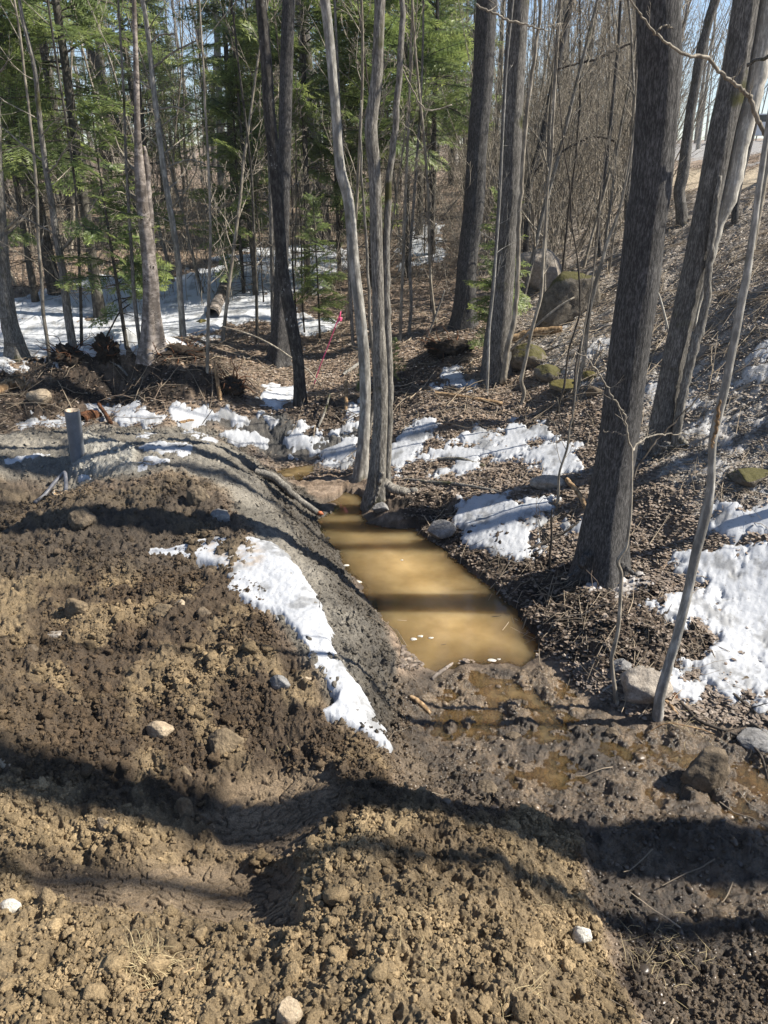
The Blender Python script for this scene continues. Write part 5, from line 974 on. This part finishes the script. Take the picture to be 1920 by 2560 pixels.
# ------------------------------------------------------------------ scattered soil crumbs, leaves and twigs
SNOWM = SNOWM.reshape(X.shape)
flatX, flatY, flatZ, flatC = X.ravel(), Y.ravel(), ZG.ravel(), base.reshape(-1, 3)
vis = ((U > -500) & (U < 2420) & (V < 2760) & (Y > .6)).ravel()
def pick(wt, n):
    w = np.where(vis, wt.ravel(), 0); c = np.cumsum(w); return np.searchsorted(c, rng.random(n) * c[-1])
area = np.minimum(RR, 12) ** 1.6
def crumbs(name, n, s0, s1, al, sub, wt, m, nvar=14, emb=.25, dark=(.75, 1.35), squash=(.6, 1.0), rough=.16, flat=.65):
    idx = pick(wt, n); sz = s0 * (1 - rng.random(n) * (1 - (s0 / s1) ** al)) ** (-1 / al); var = rng.integers(0, nvar, n); mb = MB()
    for k_ in range(nvar):
        c, f = rock_shape(sub, 1000 + k_ + 50 * sub, 8, flat, rough, 2.4); ii = np.where(var == k_)[0]
        if not len(ii): continue
        a = rng.random(len(ii)) * 6.283; ca, sa = np.cos(a), np.sin(a); S_ = sz[ii, None] * np.stack([rng.uniform(.75, 1.2, len(ii)), rng.uniform(.75, 1.2, len(ii)), rng.uniform(*squash, len(ii))], 1)
        Vv = c[None] * S_[:, None, :]; xr = Vv[..., 0] * ca[:, None] - Vv[..., 1] * sa[:, None]; yr = Vv[..., 0] * sa[:, None] + Vv[..., 1] * ca[:, None]
        jx = rng.normal(0, .006, len(ii)); jy = rng.normal(0, .006, len(ii)); g0 = idx[ii]
        W_ = np.stack([xr + (flatX[g0] + jx)[:, None], yr + (flatY[g0] + jy)[:, None], Vv[..., 2] + (flatZ[g0] + sz[ii] * (emb))[:, None]], -1)
        F = (f[None] + (np.arange(len(ii)) * len(c))[:, None, None]).reshape(-1, 3); cc = np.repeat(flatC[g0] * rng.uniform(*dark, len(ii))[:, None], len(c), 0); mb.add(W_.reshape(-1, 3), None, F, cc)
    return tag(mb.build(name, m, smooth=(sub > 1)), kind='stuff')
soilw = Z_SOIL * (1 - .97 * Z_TRACK)
crumbs('soil_crumbs', 52000, .004, .016, 1.5, 1, soilw * area * (.2 + Z_PATCH), M_CLOD, flat=.45)
crumbs('soil_clods', 2300, .014, .042, 2.6, 3, soilw * area * (.15 + Z_PATCH), M_CLOD, emb=.0, rough=.3, flat=.42)
crumbs('clay_crumbs', 13000, .005, .03, 1.8, 1, Z_CLAY * area * (.15 + sstep(.6, .4, ZB)), M_CLOD, emb=.1, flat=.45)
crumbs('mud_crumbs', 5000, .004, .014, 1.5, 1, Z_MUD * area * sstep(.03, .2, ZB), M_CLOD, flat=.45)
crumbs('mud_lumps', 1300, .006, .028, 1.7, 2, Z_MUD * area * (ZG > .02), M_MUDL, emb=-.1, dark=(.5, 1.1), squash=(.5, .9), rough=.35)
def leaves(n, wt, s0, s1, lift=.008, cols=None):
    idx = pick(wt, n); sz = rng.uniform(s0, s1, n); a = rng.random(n) * 6.283; ca, sa = np.cos(a), np.sin(a); asp = rng.uniform(.5, .85, n); curl = rng.uniform(-.1, .45, n); fold = rng.uniform(0, .4, n)
    t1 = rng.normal(0, .2, n); t2 = rng.normal(0, .2, n)
    L_ = np.array([[-1, 0], [-.35, -1], [.45, -.8], [1, 0], [.45, .8], [-.35, 1]]) * .5; px_ = L_[:, 0][None] * sz[:, None]; py_ = L_[:, 1][None] * (sz * asp)[:, None]
    pz_ = curl[:, None] * (px_ ** 2) / sz[:, None] * 2 + fold[:, None] * np.abs(py_) + t1[:, None] * px_ + t2[:, None] * py_
    xr = px_ * ca[:, None] - py_ * sa[:, None]; yr = px_ * sa[:, None] + py_ * ca[:, None]
    W_ = np.stack([xr + flatX[idx][:, None], yr + flatY[idx][:, None], pz_ + (flatZ[idx] + lift + rng.random(n) * .012)[:, None]], -1).reshape(-1, 3)
    o_ = (np.arange(n) * 6)[:, None, None]; Q_ = (np.array([[0, 1, 2, 3], [0, 3, 4, 5]])[None] + o_).reshape(-1, 4)
    pal = 1.12 * np.array(cols or [(.16, .115, .085), (.26, .195, .145), (.36, .285, .225), (.46, .4, .34), (.24, .2, .17), (.1, .075, .058), (.3, .215, .145)]); c = pal[rng.integers(0, len(pal), n)] * rng.uniform(.75, 1.2, n)[:, None]; loc = sstep(900, 1080, VW.ravel()[idx]); mean = pal.mean(0); c = c + (mean * .62 * rng.uniform(.6, 1.25, n)[:, None] + .12 * c - c) * (loc * .85)[:, None]
    mb = MB(); mb.add(W_, Q_, None, np.repeat(c, 6, 0)); return mb
lw = np.where((SD1 > -.3) & (UW < 1000), .0, 1.0) * litter * (1 - np.clip(Z_ROAD + Z_SAND + Z_BLUE, 0, 1)) * (RR < 26)
tag(leaves(165000, lw * np.minimum(RR, 14) ** 1.0 * (1 - .85 * Z_DARK) * np.where(SNOWM < .1, 1, np.where(SNOWM < .6, .22, .05)) * (1 - .85 * Z_UP), .014, .042).build('leaf_litter', M_LEAF, smooth=False), kind='stuff')
tag(leaves(70000, lw * np.minimum(RR, 14) * Z_UP * np.where(SNOWM < .1, 1, .05), .010, .030, cols=[(.18, .15, .12), (.29, .25, .205), (.42, .37, .31), (.5, .455, .4), (.34, .275, .215), (.09, .075, .06)]).build('slope_litter', M_LEAF, smooth=False), kind='stuff')
tag(leaves(15000, lw * Z_DARK * area * (SNOWM < .1), .012, .034, cols=[(.05, .035, .025), (.1, .07, .05), (.03, .024, .02), (.2, .14, .09)]).build('wet_leaves', M_LEAF, smooth=False), kind='stuff')
tw = MB(); nt = 4200; idx = pick(lw * np.minimum(RR, 12) ** .8 * (1 + .2 * Z_DARK + 1.2 * Z_UP) + .03 * Z_CLAY + .05 * Z_MUD, nt) if False else pick((lw * np.minimum(RR, 12) ** .8 * (1 + .2 * Z_DARK + 1.2 * Z_UP) + .03 * Z_CLAY + .05 * Z_MUD) * (SNOWM < .25), nt)
for k_ in range(nt):
    g0 = idx[k_]; a = rng.uniform(0, 6.283); L = rng.uniform(.08, .5) * (1.4 if RR.ravel()[g0] > 8 else .8); r = rng.uniform(.0018, .005) * (1.5 if RR.ravel()[g0] > 8 else 1); n = 5; t = np.linspace(-.5, .5, n); b = rng.normal(0, .12); xs = flatX[g0] + L * (t * math.cos(a) - b * t * t * math.sin(a)); ys = flatY[g0] + L * (t * math.sin(a) + b * t * t * math.cos(a)); zs = hz(xs, ys) + r + .012; zs = zs + np.linspace(0, rng.uniform(0, .22) * L, n)
    tube(tw, np.stack([xs, ys, zs], 1), np.linspace(r, r * .5, n), 4, np.array([.3, .24, .17]) * rng.uniform(.25, 1.3), cap=False)
tag(tw.build('ground_twigs', M_LEAF), kind='stuff')
DEB = zone([(-100,960),(0,925),(120,880),(300,850),(420,870),(520,905),(610,950),(560,1010),(300,1025),(0,1060)], 10) + .5 * zone([(760,900),(1000,930),(1180,860),(1190,900),(1000,1000),(880,1050),(720,1060)], 16) + .1 * zone([(1330,1480),(1480,1470),(1700,1560),(1620,1680),(1440,1680)], 12)
db = MB(); nt = 700; idx = pick(DEB * (RR < 14), nt)
for k_ in range(nt):
    g0 = idx[k_]; p = np.array([flatX[g0], flatY[g0], flatZ[g0] - .02]); d = rng.normal(size=3); d[2] = abs(d[2]) * .45; L = rng.uniform(.06, .34) * (1.6 if rng.random() < .1 else 1); P = curve_twig(p, d, L, 5, .28, -.06, rng); r = rng.uniform(.002, .007) * (1.6 if rng.random() < .12 else 1); tube(db, P, np.linspace(r, r * .4, 6), 4, np.array([.17, .125, .088]) * rng.uniform(.1, 1.5), cap=True)
tag(db.build('slash_debris', M_LEAF), kind='stuff')
